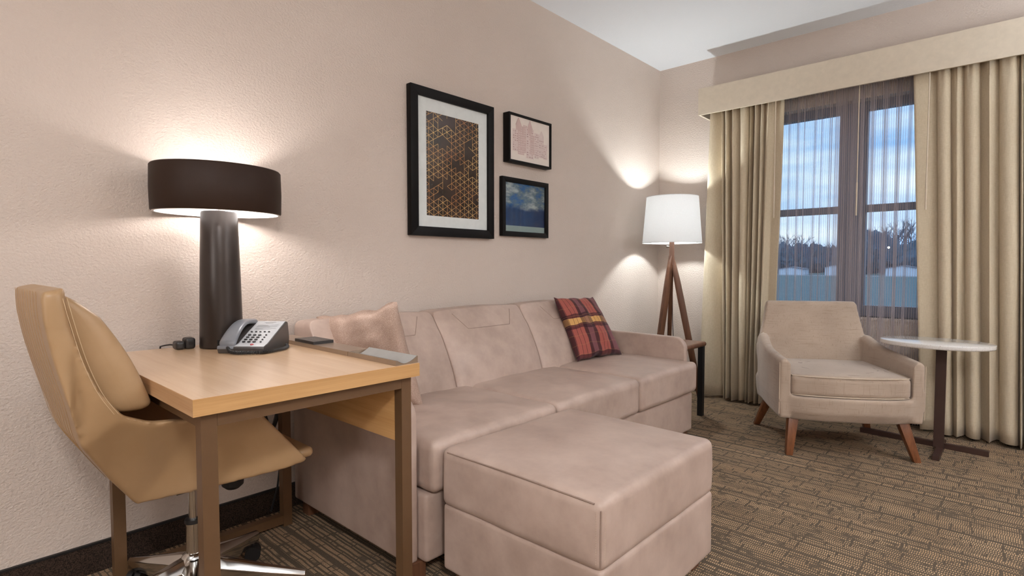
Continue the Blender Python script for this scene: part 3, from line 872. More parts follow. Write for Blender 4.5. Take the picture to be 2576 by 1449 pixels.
# coiled cord
path = [tp(.028, .010, .022), tp(.040, -.004, .018), tp(.052, -.016, .010), tp(.075, -.024, .0075), tp(.11, -.024, .0075), tp(.145, -.016, .0075), tp(.172, .01, .0075), tp(.186, .05, .0075), tp(.190, .09, .0075), tp(.182, .13, .0075), tp(.165, .16, .0085)]
def catmull(P, n):
    out = []
    for i in range(len(P)-1):
        p0, p1, p2, p3 = P[max(i-1, 0)], P[i], P[i+1], P[min(i+2, len(P)-1)]
        for j in range(n):
            t_ = j/n
            out.append(.5*((2*p1)+(-p0+p2)*t_+(2*p0-5*p1+4*p2-p3)*t_*t_+(-p0+3*p1-3*p2+p3)*t_**3))
    return out+[P[-1]]
cp = catmull(path, 60); hel = []; ang = 0
for i, p in enumerate(cp[:-1]):
    dd = (cp[i+1]-p); a = dd.cross(Vector((0, 0, 1))).normalized(); b = a.cross(dd.normalized())
    ang += dd.length/.0042*2*PI*1.0
    for s_ in range(1):
        rr = .0046 if 30 < i else .002
        hel.append(p+(a*cos(ang)+b*sin(ang))*rr)
# resample finer so the helix stays round
cp2 = []; 
L_ = [0]
for a, b in zip(cp, cp[1:]): L_.append(L_[-1]+(b-a).length)
tot = L_[-1]; turns = int(tot/.0042); NN = turns*9; hel = []; j = 0
for i in range(NN):
    s_ = tot*i/NN
    while L_[j+1] < s_: j += 1
    f = (s_-L_[j])/(L_[j+1]-L_[j]); p = cp[j].lerp(cp[j+1], f); dd = (cp[j+1]-cp[j]).normalized()
    a = dd.cross(Vector((0, 0, 1))).normalized(); b = a.cross(dd); g = 2*PI*turns*i/NN
    hel.append(p+(a*cos(g)+b*sin(g))*.0046)
tube('coiled_cord', hel, .0016, M_PLAST, ph, 5)

# ---- loose cables behind the desk leg
t = thing('power_cable', 'black bundled cable hanging behind the desk beside the sofa', 'cable', (.10, .965, .45))
tube('loop', [(.105+.01*sin(a*2), .965+.040*cos(a), .48+.10*sin(a)) for a in [2*PI*i/24 for i in range(24)]], .009, M_PLAST, t, 8, closed=True)
tube('loop', [(.118+.008*sin(a*2), .972+.032*cos(a), .49+.085*sin(a)) for a in [2*PI*i/24 for i in range(24)]], .008, M_PLAST, t, 8, closed=True)
tube('cord', [(.07, 1.0, .72), (.08, 1.01, .62), (.075, 1.035, .5), (.06, 1.04, .3), (.03, 1.03, .12), (.03, 1.0, .02)], .004, M_PLAST, t, 6)

# ================================================================== DESK CHAIR
ch = thing('desk_chair', 'tan leather swivel desk chair with chrome star base pushed under the desk', 'chair', (.492, .562, 0))
XN0, XN1, XF0, XF1 = .690, .724, .256, .290
outer = [(.196, 1.0), (.198, .94), (.212, .85), (.242, .72), (.267, .62), (.333, .505), (.402, .402)]
side = outer+[(.60, .425), (.74, .444), (.805, .452), (.815, .462), (.680, .628), (.53, .647), (.40, .664), (.345, .690), (.300, .755), (.272, .83), (.247, .92), (.235, .985), (.228, 1.0)]
def warp(x, y, z):
    tab = [(.40, .07), (.505, .12), (.62, .185), (.72, .234), (2, .234)]
    h = tab[0][1]
    for (z0, h0), (z1, h1) in zip(tab, tab[1:]):
        if z >= z0: h = h0+(h1-h0)*min(1, (z-z0)/(z1-z0))
    hz = h/.234; k = hz+(1-hz)*min(1, max(0, (y-.40)/.36))
    if z > .60 and y > .33: k = 1
    return Vector((.49+(x-.49)*k, y, z))
def wprism(bm, pts, xa, xb, n=1):
    rows = [[bm.verts.new(warp(xa+(xb-xa)*i/n, y, z)) for y, z in pts] for i in range(n+1)]
    N_ = len(pts)
    for A_, B_ in zip(rows, rows[1:]):
        for i in range(N_): bm.faces.new((A_[i], A_[(i+1) % N_], B_[(i+1) % N_], B_[i]))
    bm.faces.new(rows[0][::-1]); bm.faces.new(rows[-1])
bm = bmesh.new()
for a, b in ((XN0, XN1), (XF0, XF1)): wprism(bm, side, a, b)
inner = [(y+.045, z+.01) for y, z in outer[:-1]][::-1]
wprism(bm, outer+[(.45, .44)]+inner, XF0+.01, XN1-.01)
wprism(bm, [(.402, .402), (.60, .425), (.80, .452), (.80, .478), (.43, .455)], XF0+.01, XN1-.01)
bmesh.ops.triangulate(bm, faces=bm.faces)
remeshed('seat_shell', bm, M_TAN, ch, .0065, 14)
def backfn(q):
    return q
bm = bmesh.new()
def padfn(q):
    t_ = (q.z-.69)/.31
    yb = .345-.115*min(1, max(0, t_))**.8 if t_ > 0 else .345
    f = (q.y)/.05     # 0 rear .. 1 front
    bulge = .045+.05*sin(PI*min(1, max(0, t_*.62+.33)))*1.0
    if t_ > .8: bulge *= 1-.45*(t_-.8)/.2
    return (q.x, yb-.02+f*bulge*1.12, q.z)
softmesh(bm, (.49, .025, .84), (.198, .025, .152), .022, (0, .006, 0), 14, padfn)
put('back_pad', fin(bm, M_TAN, angle=60), ch)
soft('seat_cushion', XF1+.004, XN0-.004, .46, .856, .450, .482, .015, M_TAN, ch, (0, 0, .012), 12, lambda q: warp(q.x, q.y, .47)+Vector((0, 0, q.z-.47)))
for dy in (0, .008):
    pts = [Vector((XN1+.0006, y+.012+dy, z)) for y, z in ((.222, .985), (.235, .92), (.256, .83), (.282, .755), (.312, .70))]
    tube('stitching', catmull(pts, 6), .0007, M_TSTITCH, ch, 5)
for k in range(9):
    xx = XF0+.05+k*.045
    pts = [warp(xx, y-.0015, z) for y, z in outer[:-1]]
    tube('back_seam', catmull(pts, 4), .0006, M_TAN, ch, 5)
HX, HY = .492, .562
lathe('gas_lift', [(0, .15), (.0125, .15), (.0125, .43), (0, .43)], HX, HY, M_CHROME, ch, 24)
lathe('column_sleeve', [(0, .10), (.021, .10), (.021, .272), (.0225, .272), (.0225, .280), (.0, .282)], HX, HY, M_CHROME, ch, 28)
lathe('collar', [(.0126, .278), (.0235, .278), (.0235, .290), (.0126, .291)], HX, HY, M_BLACK, ch, 28, closed=True)
box('tilt_mechanism', HX-.06, HX+.06, HY-.06, HY+.12, .395, .432, M_BLACK, ch, .012)
lathe('tension_knob', [(0, .318), (.02, .320), (.033, .332), (.036, .37), (.034, .43), (0, .432)], .42, .705, M_BLACK, ch, 20)
lathe('hub', [(0, .062), (.046, .062), (.048, .10), (.042, .155), (.032, .180), (.0225, .187), (0, .187)], HX, HY, M_CHROME, ch, 32)
LR = .315
for k in range(5):
    a = math.radians(53+72*k); e = Vector((cos(a), sin(a), 0)); s_ = Vector((-sin(a), cos(a), 0)); c = Vector((HX, HY, 0))
    st = [(.028, .034, .080, .176), (.10, .028, .074, .156), (.20, .020, .066, .126), (LR+.008, .012, .058, .094)]
    bm = bmesh.new(); rings = []
    for r_, hw, zb, zt in st:
        p = c+e*r_; zm = zt-(zt-zb)*.28
        rings.append([bm.verts.new(p+s_*x+Vector((0, 0, z))) for x, z in ((-hw*.75, zb), (hw*.75, zb), (hw, zm), (hw*.35, zt), (-hw*.35, zt), (-hw, zm))])
    for A_, B_ in zip(rings, rings[1:]):
        for i in range(6): bm.faces.new((A_[i], A_[(i+1) % 6], B_[(i+1) % 6], B_[i]))
    bm.faces.new(rings[0]); bm.faces.new(rings[-1]); bmesh.ops.recalc_face_normals(bm, faces=bm.faces); bevel_all(bm, .002)
    put('star_leg', fin(bm, M_CHROME, angle=50), ch)
    p = c+e*(LR-.018); ax = (e*cos(.5)+s_*sin(.5))
    cs = bmesh.new()
    for q in (-1, 1):
        mm = Matrix.Translation(p+ax*q*.013+Vector((0, 0, .0265))) @ ax.to_track_quat('Z', 'Y').to_matrix().to_4x4()
        bmesh.ops.create_cone(cs, cap_ends=True, segments=20, radius1=.026, radius2=.026, depth=.018, matrix=mm)
    bmesh.ops.create_cone(cs, cap_ends=True, segments=10, radius1=.006, radius2=.006, depth=.03, matrix=Matrix.Translation(p+Vector((0, 0, .048))))
    put('caster', fin(cs, M_BLACK), ch)

# ================================================================== SOFA
sf = thing('sofa', 'taupe leather three-seat sofa along the left wall', 'sofa', (.48, 2.15, 0))
SY0, SY1 = 1.094, 3.206
ATH = .042
def arm(y0, y1):
    pr = [(.05, .055), (.856, .055)]+[(.856-.075*(1-cos(g)), .543+.075*sin(g)) for g in [PI/2*i/6 for i in range(7)]]+[(.05, .622)]
    return prism('arm', [(x, y0, z) for x, z in pr], (0, y1-y0, 0), M_SOFA, sf, .010, seg=3)
arm(SY0, SY0+ATH); arm(SY1-ATH, SY1)
soft('base', .10, .892, SY0+ATH+.003, SY1-ATH-.001+.036, .055, .292, .016, M_SOFA, sf, (.004, 0, 0), 14, None, .0015, 3)
o = soft('back_frame', .03, .16, SY0+.01, SY1-.01, .06, .74, .03, M_SOFA, sf, n=10)
seams = [SY0+.006, 1.752, 2.402, SY1-.045]
def back_fn(q):
    # q.x in 0..1 (rear to front), z height
    t_ = (q.z-.40)/(.835-.40)
    front = .40-.215*t_-.03*sin(PI*min(1, max(0, t_)))*-1
    rear = .055
    f = q.x
    x = rear+(front-rear)*min(1, max(0, f))
    if f < 0: x = rear+f*.1
    if f > 1: x = front+(f-1)*.25
    return (x, q.y, q.z-.006*(1-f))
for k in range(3):
    y0, y1 = seams[k]+.002, seams[k+1]-.002
    yc, hy = (y0+y1)/2, (y1-y0)/2
    def fn(q, yc=yc, hy=hy):
        u = (q.y-yc)/hy; t_ = (q.z-.40)/(.83-.40)
        # rounded shoulders and slight pillow
        p = Vector(back_fn(q)); edge = max(0, 1-abs(u)**6)
        if q.x > .5: p.x += -.009*(1-edge)+.012*edge*sin(PI*min(1, max(0, t_)))
        p.z += .008*(1-u*u)-.005*abs(u)**8*(1 if t_ > .8 else 0)
        p += Vector((noise.noise(p*6)*.004, 0, noise.noise(p*5+Vector((3, 0, 0)))*.004))
        return p
    bm = bmesh.new(); softmesh(bm, (.5, yc, .615), (.5, hy, .215), .028, (0, 0, 0), 16, fn)
    b_ = put('back_cushion', fin(bm, M_SOFA, angle=60), sf)
    # head panel outlined by a stitched seam
    cy = yc
    def surf(y, z):
        t_ = (z-.40)/(.835-.40); front = .40-.215*t_+.03*sin(PI*min(1, max(0, t_)))
        return Vector((front+.0145+.004, y, z))
    hp = [(-.215, .812), (-.155, .735), (.155, .735), (.215, .812)]
    path_ = []
    for (a0, z0_), (a1, z1_) in zip(hp, hp[1:]):
        for j in range(10): path_.append(surf(cy+a0+(a1-a0)*j/10, z0_+(z1_-z0_)*j/10))
    path_.append(surf(cy+hp[-1][0], hp[-1][1]))
    HEADS = globals().setdefault('HEADS', []); HEADS.append((b_, path_))
# snap the head-panel seams to the cushion surface
from mathutils.bvhtree import BVHTree
for b_, path_ in HEADS:
    bt = BVHTree.FromPolygons([v_.co for v_ in b_.data.vertices], [tuple(p.vertices) for p in b_.data.polygons])
    pts = []
    for p in path_:
        h = bt.ray_cast(Vector((1.2, p.y, p.z)), Vector((-1, 0, 0)))
        pts.append((h[0] if h[0] else p)+Vector((.0004, 0, 0)))
    s = tube('headrest_seam', pts, .0018, M_SEAM, b_, 6)
cy = [SY0+.052, 1.83, 2.52, SY1+.004]
for k in range(3):
    a, b = cy[k]+.002, cy[k+1]-.002
    def fn(q, a=a, b=b):
        u = (q.y-(a+b)/2)/((b-a)/2)
        # T shape: behind the arm front the cushion stays between the arms
        y = q.y
        if q.x < .885:
            f = min(1, (.885-q.x)/.012)
            lo, hi = SY0+ATH+.004, SY1-ATH-.004
            if y < lo: y = y+(lo-y)*f
            if y > hi: y = y+(hi-y)*f
        w = .0035*noise.noise(Vector((q.x*9, q.y*9, k*3.1)))
        return (q.x+.004*(1-u*u)*(1 if q.x > .7 else 0), y, q.z+w)
    bm = bmesh.new(); softmesh(bm, (.6125, (a+b)/2, .385), (.3075, (b-a)/2, .090), .030, (0, 0, .020), 26, fn)
    c_ = put('seat_cushion', fin(bm, M_SOFA, angle=60), sf)
    tube('cushion_seam', [(.905, a+.02, .466), (.909, (a+b)/2, .470), (.905, b-.02, .466)], .002, M_SEAM, c_, 6)
for x, y in ((.84, SY0+.04), (.84, SY1-.04), (.12, SY0+.04), (.12, SY1-.04)):
    box('leg', x-.025, x+.025, y-.025, y+.025, 0, .057, M_WALN, sf, .003)

# ---- ottoman
ot = thing('ottoman', 'taupe leather storage ottoman pushed against the sofa front', 'ottoman', (1.235, 1.53, 0))
OX0, OX1, OY0, OY1 = .931, 1.562, 1.172, 1.885
soft('base', OX0+.004, OX1-.002, OY0+.004, OY1-.002, .045, .268, .014, M_SOFA, ot, (.003, .003, 0), 14, None, .0015, 5)
soft('top_cushion', OX0, OX1, OY0, OY1, .262, .455, .026, M_SOFA, ot, (.004, .005, .014), 20, None, .0028, 8)
def lid(inset, z): return [(OX0+inset, OY0+.004, z), (OX1-inset, OY0+.004, z)]
tube('piping', [(OX0+.03, OY0+.0035, .444), ((OX0+OX1)/2, OY0+.0005, .449), (OX1-.025, OY0+.0035, .444)], .0022, M_SEAM, ot, 6)
tube('piping', [(OX1-.0052, OY0+.0052, .43), (OX1-.0062, OY0+.0052, .35), (OX1-.0052, OY0+.0052, .28)], .0020, M_SEAM, ot, 6)
for k in range(24):
    z = .285+.0062*k
    for dx, dy in ((.011, -.0012), (-.0012, .011)):
        pass
bm = bmesh.new()
for k in range(22):
    z = .287+.0064*k
    addtube(bm, [(OX1-.017, OY0-.0002, z), (OX1-.017, OY0-.0002, z+.0038)], .0007, 4)
    addtube(bm, [(OX1+.0003, OY0+.017, z), (OX1+.0003, OY0+.017, z+.0038)], .0007, 4)
s = put('stitching', fin(bm, M_STITCH, False), ot, 'stuff')
for x, y in ((OX0+.06, OY0+.06), (OX1-.06, OY0+.06), (OX0+.06, OY1-.06), (OX1-.06, OY1-.06)):
    box('leg', x-.025, x+.025, y-.025, y+.025, 0, .05, M_WALN, ot, .003)

# ---- cushions
pillow('throw_pillow', (.55, 1.410, .470), (.13, 1.225, .49), (.525, 1.295, .915), (.09, 1.185, .835), .14, M_CHAMP,
       'champagne metallic throw pillow leaning at the near end of the sofa', seed=3)
pillow('throw_pillow', (.425, 2.655, .487), (.465, 3.085, .485), (.235, 2.665, .862), (.275, 3.03, .85), .12, M_PLAID,
       'red plaid throw pillow with a yellow band at the far end of the sofa', seed=6)

# ================================================================== FLOOR LAMP
FX, FY = .325, 4.05
t = thing('floor_lamp', 'tripod floor lamp with walnut legs and white tapered shade, lit', 'floor lamp', (FX, FY, 0))
zb, zt, rb, rtp = 1.232, 1.590, .226, .197
lathe('shade', [(rb, zb), (rtp, zt), (rtp-.0025, zt), (rb-.0025, zb)], FX, FY, M_SHADEW, t, 72, closed=True, angle=50)
for z, r_ in ((zb, rb), (zt, rtp)):
    s = tube('shade_rim', [(FX+r_*cos(2*PI*k/48), FY+r_*sin(2*PI*k/48), z) for k in range(48)], .0022, M_WHITE, t, 6, closed=True)
bm = bmesh.new()
for a in range(3):
    g = a*2*PI/3+.9
    addtube(bm, [(FX, FY, zb+.05), (FX+cos(g)*rb*.985, FY+sin(g)*rb*.985, zb+.004)], .002, 6)
put('spider', fin(bm, M_CHROME), t)
dv = (Vector((2.32, 0, 0))-Vector((FX, FY, 0))).normalized(); rv = Vector((-dv.y, dv.x, 0))
if rv.x < 0: rv = -rv
MM = Matrix((rv, -dv, Vector((0, 0, 1)))).transposed().to_4x4(); MM.translation = Vector((FX, FY, 0))
box('stem', -.019, .019, -.019, .019, 1.06, 1.285, M_WALN, t, .003, MM)
tube('stem_rod', [(FX, FY, 1.285), (FX, FY, 1.36)], .008, M_CHROME, t, 8)
s = tube('adjusting_knob', [MM @ Vector((-.020, -.012, 1.205)), MM @ Vector((-.040, -.016, 1.205))], [.008, .011], M_CHROME, t, 12)
# legs: right-back, left-front, rear-left
def lleg(foot, top):
    foot, top = Vector(foot), Vector(top); dd = (foot-top).normalized()
    out = Vector((foot.x-FX, foot.y-FY, 0)).normalized(); tg = Vector((-out.y, out.x, 0))
    bm = bmesh.new(); rings = []
    for f, w_ in ((0, .012), (.17, .023), (.3, .025), (1, .023)):
        p = top.lerp(foot, f)
        rings.append([bm.verts.new(p+tg*a+out*b) for a, b in ((-.016, -w_), (.016, -w_), (.016, w_), (-.016, w_))])
    for A_, B_ in zip(rings, rings[1:]):
        for i in range(4): bm.faces.new((A_[i], A_[(i+1) % 4], B_[(i+1) % 4], B_[i]))
    bm.faces.new(rings[0]); bm.faces.new(rings[-1]); bmesh.ops.recalc_face_normals(bm, faces=bm.faces); bevel_all(bm, .003)
    return put('leg', fin(bm, M_WALN), t)
for fx_, fy_ in ((.545, 4.13), (.275, 3.84), (.190, 4.28)):
    d_ = Vector((fx_-FX, fy_-FY, 0)).normalized()*.004
    lleg((fx_, fy_, 0), (FX+d_.x, FY+d_.y, 1.135))
tube('cord', [(FX-.01, FY+.03, 1.1), (FX-.02, FY+.06, .9), (FX-.03, FY+.09, .6), (FX-.03, FY+.13, .3), (FX-.03, FY+.2, .01)], .0028, M_PLAST, t, 6)
FB = (FX, FY, 1.425)
bm = bmesh.new(); bmesh.ops.create_uvsphere(bm, u_segments=20, v_segments=12, radius=.016, matrix=Matrix.Translation(FB))
put('bulb', fin(bm, m_emit('floor_bulb_glow', (1, .97, .93), 6)), t)
tube('socket', [(FX, FY, 1.355), (FX, FY, 1.398)], .015, M_WHITE, t, 10)
ld = bpy.data.lights.new('floor_lamp_light', 'POINT'); ld.energy = 40; ld.color = (.90, .98, 1); ld.shadow_soft_size = .028
lo = bpy.data.objects.new('floor_lamp_light', ld); COL.objects.link(lo); lo.location = FB

# ================================================================== END TABLE (behind the sofa arm)
t = thing('end_table', 'small walnut topped end table with black legs behind the sofa arm', 'end table', (.42, 3.53, 0))
bm = bmesh.new(); softmesh(bm, (.415, 3.53, .507), (.325, .235, .0165), .016, (0, 0, 0), 8)
put('tabletop', fin(bm, M_WALN, angle=60), t)
for x, y in ((.712, 3.735), (.712, 3.33), (.12, 3.735), (.12, 3.33)):
    box('leg', x-.0175, x+.0175, y-.0175, y+.0175, 0, .490, M_BLACK, t, .001)

# ================================================================== ARMCHAIR
aa = math.radians(31.6)
AM = Matrix.Translation((1.675, 3.45, 0)) @ Matrix.Rotation(aa, 4, 'Z')
ac = thing('armchair', 'beige flecked linen armchair with walnut legs by the window', 'armchair', AM.translation, aa)
bm = bmesh.new()
def loft(bm, secs):
    rings = [[bm.verts.new(AM @ Vector(p)) for p in s_] for s_ in secs]; n = len(rings[0])
    for A_, B_ in zip(rings, rings[1:]):
        for i in range(n): bm.faces.new((A_[i], A_[(i+1) % n], B_[(i+1) % n], B_[i]))
    bm.faces.new(rings[0][::-1]); bm.faces.new(rings[-1])
# base with bowed front
secs = []
for i in range(13):
    u = -.345+.69*i/12; v0 = -.028-.035*(1-(u/.345)**2)+.03*abs(u/.345)**6
    secs.append([(u*.97, v0+.035, .20), (u*.97, .60, .20), (u, .62, .335), (u, v0, .335), (u, v0+.005, .25)])
loft(bm, secs)
for s_ in (-1, 1):
    loft(bm, [[(s_*(c-w_/2), v_, .205), (s_*(c+w_/2-.01), v_, .205), (s_*(c+w_/2), v_, .30), (s_*(c+w_/2-.006), v_, zt_-.015), (s_*(c+w_/2-.025), v_, zt_), (s_*(c-w_/2+.018), v_, zt_-.002), (s_*(c-w_/2), v_, zt_-.03)] for v_, c, w_, zt_ in
              ((-.012, .334, .062, .540), (.10, .336, .062, .548), (.25, .333, .062, .556), (.38, .325, .064, .568), (.48, .315, .066, .592), (.58, .305, .066, .622))])
bs = []
for z, v0, v1, hw in ((.22, .52, .625, .335), (.40, .54, .640, .330), (.52, .565, .662, .336), (.57, .575, .668, .326), (.63, .587, .680, .306), (.70, .600, .692, .290), (.80, .620, .705, .274), (.822, .632, .700, .266)):
    bs.append([(-hw, v0+.02, z), (-hw*.6, v0+.004, z), (0, v0, z), (hw*.6, v0+.004, z), (hw, v0+.02, z), (hw, v1-.012, z), (hw*.6, v1, z), (-hw*.6, v1, z), (-hw, v1-.012, z)])
loft(bm, bs)
remeshed('upholstered_frame', bm, M_LINEN, ac, .010, 5)
def scf(q):
    u = (q.x)/.302
    y = q.y
    if q.y < .2: y = q.y-.040*(1-u*u)*(1-(q.y+.03)/.23 if q.y > -.03 else 1)
    return AM @ Vector((q.x, y, q.z))
bm = bmesh.new(); softmesh(bm, (0, .28, .393), (.302, .29, .060), .030, (0, 0, .016), 16, scf)
put('seat_cushion', fin(bm, M_LINEN, angle=60), ac)
M_PIPE = plain('beige_piping', lin((196, 178, 158)), .9)
for z in (.448, .342):
    pts = []
    for i in range(17):
        u = -1+2*i/16
        pts.append(AM @ Vector((u*.292, -.0085-.0385*(1-u*u)+.012*abs(u)**8, z)))
    pts = [AM @ Vector((-.300, .25, z))]+pts+[AM @ Vector((.300, .25, z))]
    tube('piping', pts, .0032, M_PIPE, ac, 6)
for s_ in (-1, 1):
    pts = [AM @ Vector((s_*.362, -.008, z)) for z in (.23, .35, .45, .52)]
    tube('welt', pts, .0022, M_PIPE, ac, 5)
for (u0, v0, u1, v1) in ((-.275, .045, -.305, .0), (.275, .045, .335, .0), (-.27, .53, -.335, .60), (.27, .53, .335, .60)):
    bm = bmesh.new(); rings = []
    for z, u, v_, h in ((.215, u0, v0, .027), (0, u1, v1, .0175)):
        rings.append([bm.verts.new(AM @ Vector((u+a*h, v_+b*h, z))) for a, b in ((-1, -1), (1, -1), (1, 1), (-1, 1))])
    for i in range(4): bm.faces.new((rings[0][i], rings[0][(i+1) % 4], rings[1][(i+1) % 4], rings[1][i]))
    bm.faces.new(rings[0]); bm.faces.new(rings[1]); bmesh.ops.recalc_face_normals(bm, faces=bm.faces); bevel_all(bm, .003)
    put('leg', fin(bm, M_WALN2), ac)

# ================================================================== OVAL SIDE TABLE
TX, TYY = 2.028, 3.935
t = thing('side_table', 'oval white quartz side table on a dark steel post and cross base', 'side table', (TX, TYY, 0))
lathe('tabletop', [(0, .605), (.98, .605), (.998, .609), (1, .614), (1, .624), (.998, .628), (.985, .630), (0, .630)], 2.002, 3.90, M_QUARTZ, t, 96, .262, .20, angle=50)
box('mounting_plate', TX-.06, TX+.06, TYY-.04, TYY+.04, .598, .605, M_DKLEG, t, .001)
box('post', TX-.024, TX+.024, TYY-.012, TYY+.012, .02, .598, M_DKLEG, t, .002)
a0, a1 = Vector((1.625, 4.055, 0)), Vector((2.245, 3.995, 0))
dr_ = (a1-a0).normalized(); nn_ = Vector((-dr_.y, dr_.x, 0)); mm = Matrix((dr_, nn_, Vector((0, 0, 1)))).transposed().to_4x4(); mm.translation = a0
box('foot_bar', 0, (a1-a0).length, -.014, .014, 0, .030, M_DKLEG, t, .002, mm)
box('foot_bar', 2.034-.016, 2.034+.016, 3.72, 4.12, .0, .024, M_DKLEG, t, .002)

# ================================================================== WALL ART
def frame(label, y0, y1, z0, z1, fwid, depth, inner=None):
    r = thing('picture_frame', label, 'picture', (0, (y0+y1)/2, z0))
    bm = bmesh.new()
    def bar(pts): addprism(bm, [(.001, y, z) for y, z in pts], (depth-.001, 0, 0))
    w_ = fwid
    bar([(y0, z0), (y1, z0), (y1-w_, z0+w_), (y0+w_, z0+w_)]); bar([(y0, z1), (y1, z1), (y1-w_, z1-w_), (y0+w_, z1-w_)])
    bar([(y0, z0), (y0+w_, z0+w_), (y0+w_, z1-w_), (y0, z1)]); bar([(y1, z0), (y1-w_, z0+w_), (y1-w_, z1-w_), (y1, z1)])
    bmesh.ops.recalc_face_normals(bm, faces=bm.faces); bevel_all(bm, .0012)
    put('frame_moulding', fin(bm, M_FRAME), r)
    return r
# large geometric print
r = frame('large black framed geometric gold line print with white mat above the sofa', 1.742, 2.348, 1.215, 1.985, .048, .036)
box('mat_board', .004, .022, 1.785, 2.305, 1.26, 1.942, M_MAT, r, 0)
PY0, PY1, PZ0, PZ1 = 1.852, 2.232, 1.323, 1.868
box('print', .0222, .0228, PY0, PY1, PZ0, PZ1, m_artdark(), r, 0)
def c8(px, py):  # photo crop coordinates -> print plane (y, z)
    X_, Y_ = 1060+px/4.83, 260+py/4.83
    d_ = (X_-1288)/FPX*rt-(Y_-724.5)/FPX*up+fw
    t_ = (.0228-2.3222)/d_.x; p = Vector((2.3222, 0, 1.0616))+d_*t_
    return (p.y, p.z)
blanks = [[(255, 130), (408, 175), (408, 365), (310, 262), (90, 302), (245, 205)], [(155, 460), (255, 395), (358, 497), (255, 575)],
          [(523, 492), (612, 437), (612, 500), (570, 540), (658, 640), (570, 712), (523, 660)], [(320, 716), (415, 655), (560, 803), (467, 872)],
          [(98, 955), (205, 900), (250, 935), (150, 1015), (95, 1042)], [(155, 1110), (258, 1032), (262, 935), (312, 905), (410, 840), (317, 985), (317, 1078), (360, 1058), (410, 1085), (368, 1130), (360, 1212), (255, 1120), (160, 1170)],
          [(580, 802), (620, 782), (663, 830), (663, 910), (625, 935), (580, 882)], [(635, 1120), (690, 1092), (690, 1270), (622, 1180)], [(66, 100), (130, 170), (64, 200)]]
blanks = [[c8(*p) for p in b] for b in blanks]
def shrink(b):
    cx_, cy_ = sum(p[0] for p in b)/len(b), sum(p[1] for p in b)/len(b)
    return [(cx_+(p[0]-cx_)*.90, cy_+(p[1]-cy_)*.90) for p in b]
blanks = [shrink(b) for b in blanks]
def inpoly(p, poly):
    c = False
    for (x1_, y1_), (x2_, y2_) in zip(poly, poly[1:]+poly[:1]):
        if (y1_ > p[1]) != (y2_ > p[1]) and p[0] < (x2_-x1_)*(p[1]-y1_)/(y2_-y1_)+x1_: c = not c
    return c
yA = c8(88, 300)[0]; yB = c8(668, 300)[0]; cs_ = (yB-yA)/11; zA = c8(88, 300)[1]; es = (c8(88, 300)[1]-c8(88, 1230)[1])/11
bm = bmesh.new(); hw = .0011
def seg(p, q):
    # clip to the print
    n_ = 6
    mid = ((p[0]+q[0])/2, (p[1]+q[1])/2)
    if any(inpoly(mid, b) for b in blanks): return
    def clip(p, q):
        t0, t1 = 0, 1; dx, dz = q[0]-p[0], q[1]-p[1]
        for a, b in ((-dx, p[0]-PY0), (dx, PY1-p[0]), (-dz, p[1]-PZ0), (dz, PZ1-p[1])):
            if abs(a) < 1e-9:
                if b < 0: return None
            elif a < 0: t0 = max(t0, b/a)
            else: t1 = min(t1, b/a)
        if t0 >= t1: return None
        return (p[0]+dx*t0, p[1]+dz*t0), (p[0]+dx*t1, p[1]+dz*t1)
    c = clip(p, q)
    if not c: return
    p, q = c; dx, dz = q[0]-p[0], q[1]-p[1]; l_ = math.hypot(dx, dz)
    if l_ < .002: return
    nx, nz_ = -dz/l_*hw, dx/l_*hw
    bm.faces.new([bm.verts.new((.02305, a, b)) for a, b in ((p[0]-nx, p[1]-nz_), (q[0]-nx, q[1]-nz_), (q[0]+nx, q[1]+nz_), (p[0]+nx, p[1]+nz_))])
for i in range(-1, 14):
    for j in range(-4, 18):
        y = yA+i*cs_; z = zA-(j+(.5 if i % 2 else 0))*es
        seg((y, z), (y, z-es)); seg((y, z), (y+cs_, z-es/2)); seg((y, z), (y+cs_, z+es/2))
for f in bm.faces:
    if f.normal.x < 0: pass
bmesh.ops.recalc_face_normals(bm, faces=bm.faces)
s = put('gold_line_pattern', fin(bm, m_goldline(), False), r, 'stuff')
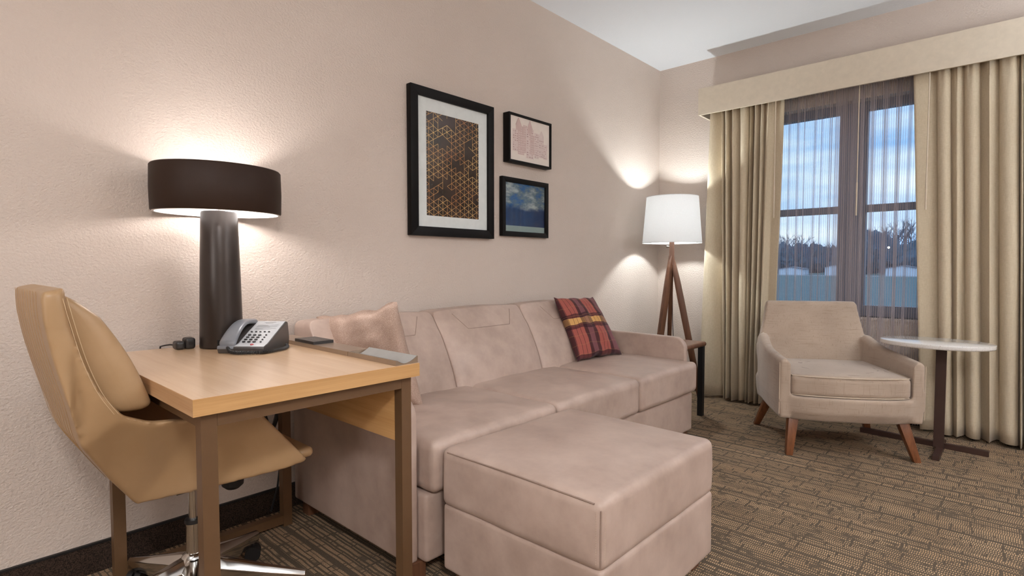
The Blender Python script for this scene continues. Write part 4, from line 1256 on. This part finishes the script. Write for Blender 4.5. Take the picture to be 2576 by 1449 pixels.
# building sketch
r = frame('small black framed pink sketch of buildings, upper right of the large print', 2.462, 2.872, 1.688, 1.984, .014, .052)
FRX = .042
box('print', .004, FRX, 2.474, 2.860, 1.700, 1.972, plain('off_white_print_paper', lin((226, 214, 204)), .7, var=.02), r, 0)
rnd = random.Random(4)
inks = [plain('pale_pink_ink', lin((214, 196, 190)), .8), plain('dusty_pink_ink', lin((202, 176, 170)), .8), plain('brown_pink_ink', lin((180, 150, 146)), .8)]
bms = [bmesh.new() for _ in inks]; LAY = [0]
def rect(k, y0, y1, z0, z1, lay=0):
    LAY[0] += 1; x = FRX+.0002+.000012*LAY[0]
    bms[k].faces.new([bms[k].verts.new(p) for p in ((x, y0, z0), (x, y1, z0), (x, y1, z1), (x, y0, z1))])
def tri(k, pts, lay=0):
    LAY[0] += 1; x = FRX+.0002+.000012*LAY[0]
    bms[k].faces.new([bms[k].verts.new((x, a, b)) for a, b in pts])
Y0_, Z0_ = 2.50, 1.728
towers = [(.00, .055, .03, .165, 0), (.05, .11, .015, .19, 1), (.10, .135, .03, .20, 1), (.125, .20, .0, .185, 0), (.165, .215, .03, .15, 1), (.205, .25, .01, .17, 0), (.25, .30, .02, .16, 0), (.295, .335, .015, .11, 0)]
for a, b, z0_, z1_, k in towers:
    rect(k, Y0_+a, Y0_+b, Z0_+z0_, Z0_+z1_)
    n_ = int((z1_-z0_)/.014)
    for j in range(n_):
        for q in range(3):
            if rnd.random() < .8:
                ya = Y0_+a+(b-a)*(.12+.3*q); za = Z0_+z0_+.006+j*.014
                rect(rnd.choice([1, 2]) if k == 0 else (0 if k == 1 else 1), ya, ya+(b-a)*.18, za, za+.0065, 1)
for a, b, zb_, h_, k in ((.025, .085, .19, .05, 1), (.135, .19, .185, .055, 1), (.25, .30, .16, .035, 0)):
    tri(k, [(Y0_+a, Z0_+zb_), (Y0_+b, Z0_+zb_), (Y0_+(a+b)/2, Z0_+zb_+h_)], 1)
    rect(k, Y0_+a+.006, Y0_+b-.006, Z0_+zb_-.03, Z0_+zb_)
for k, b in enumerate(bms):
    bmesh.ops.recalc_face_normals(b, faces=b.faces); put('sketch_ink', fin(b, inks[k], False), r, 'stuff')
# seascape
r = frame('small black framed blue cloudy seascape, below the building sketch', 2.428, 2.872, 1.238, 1.598, .030, .028)
box('print', .004, .016, 2.455, 2.845, 1.266, 1.572, m_sea(), r, 0)
box('glass', .0175, .019, 2.4585, 2.8415, 1.2685, 1.5695, M_GLASS, r, 0)
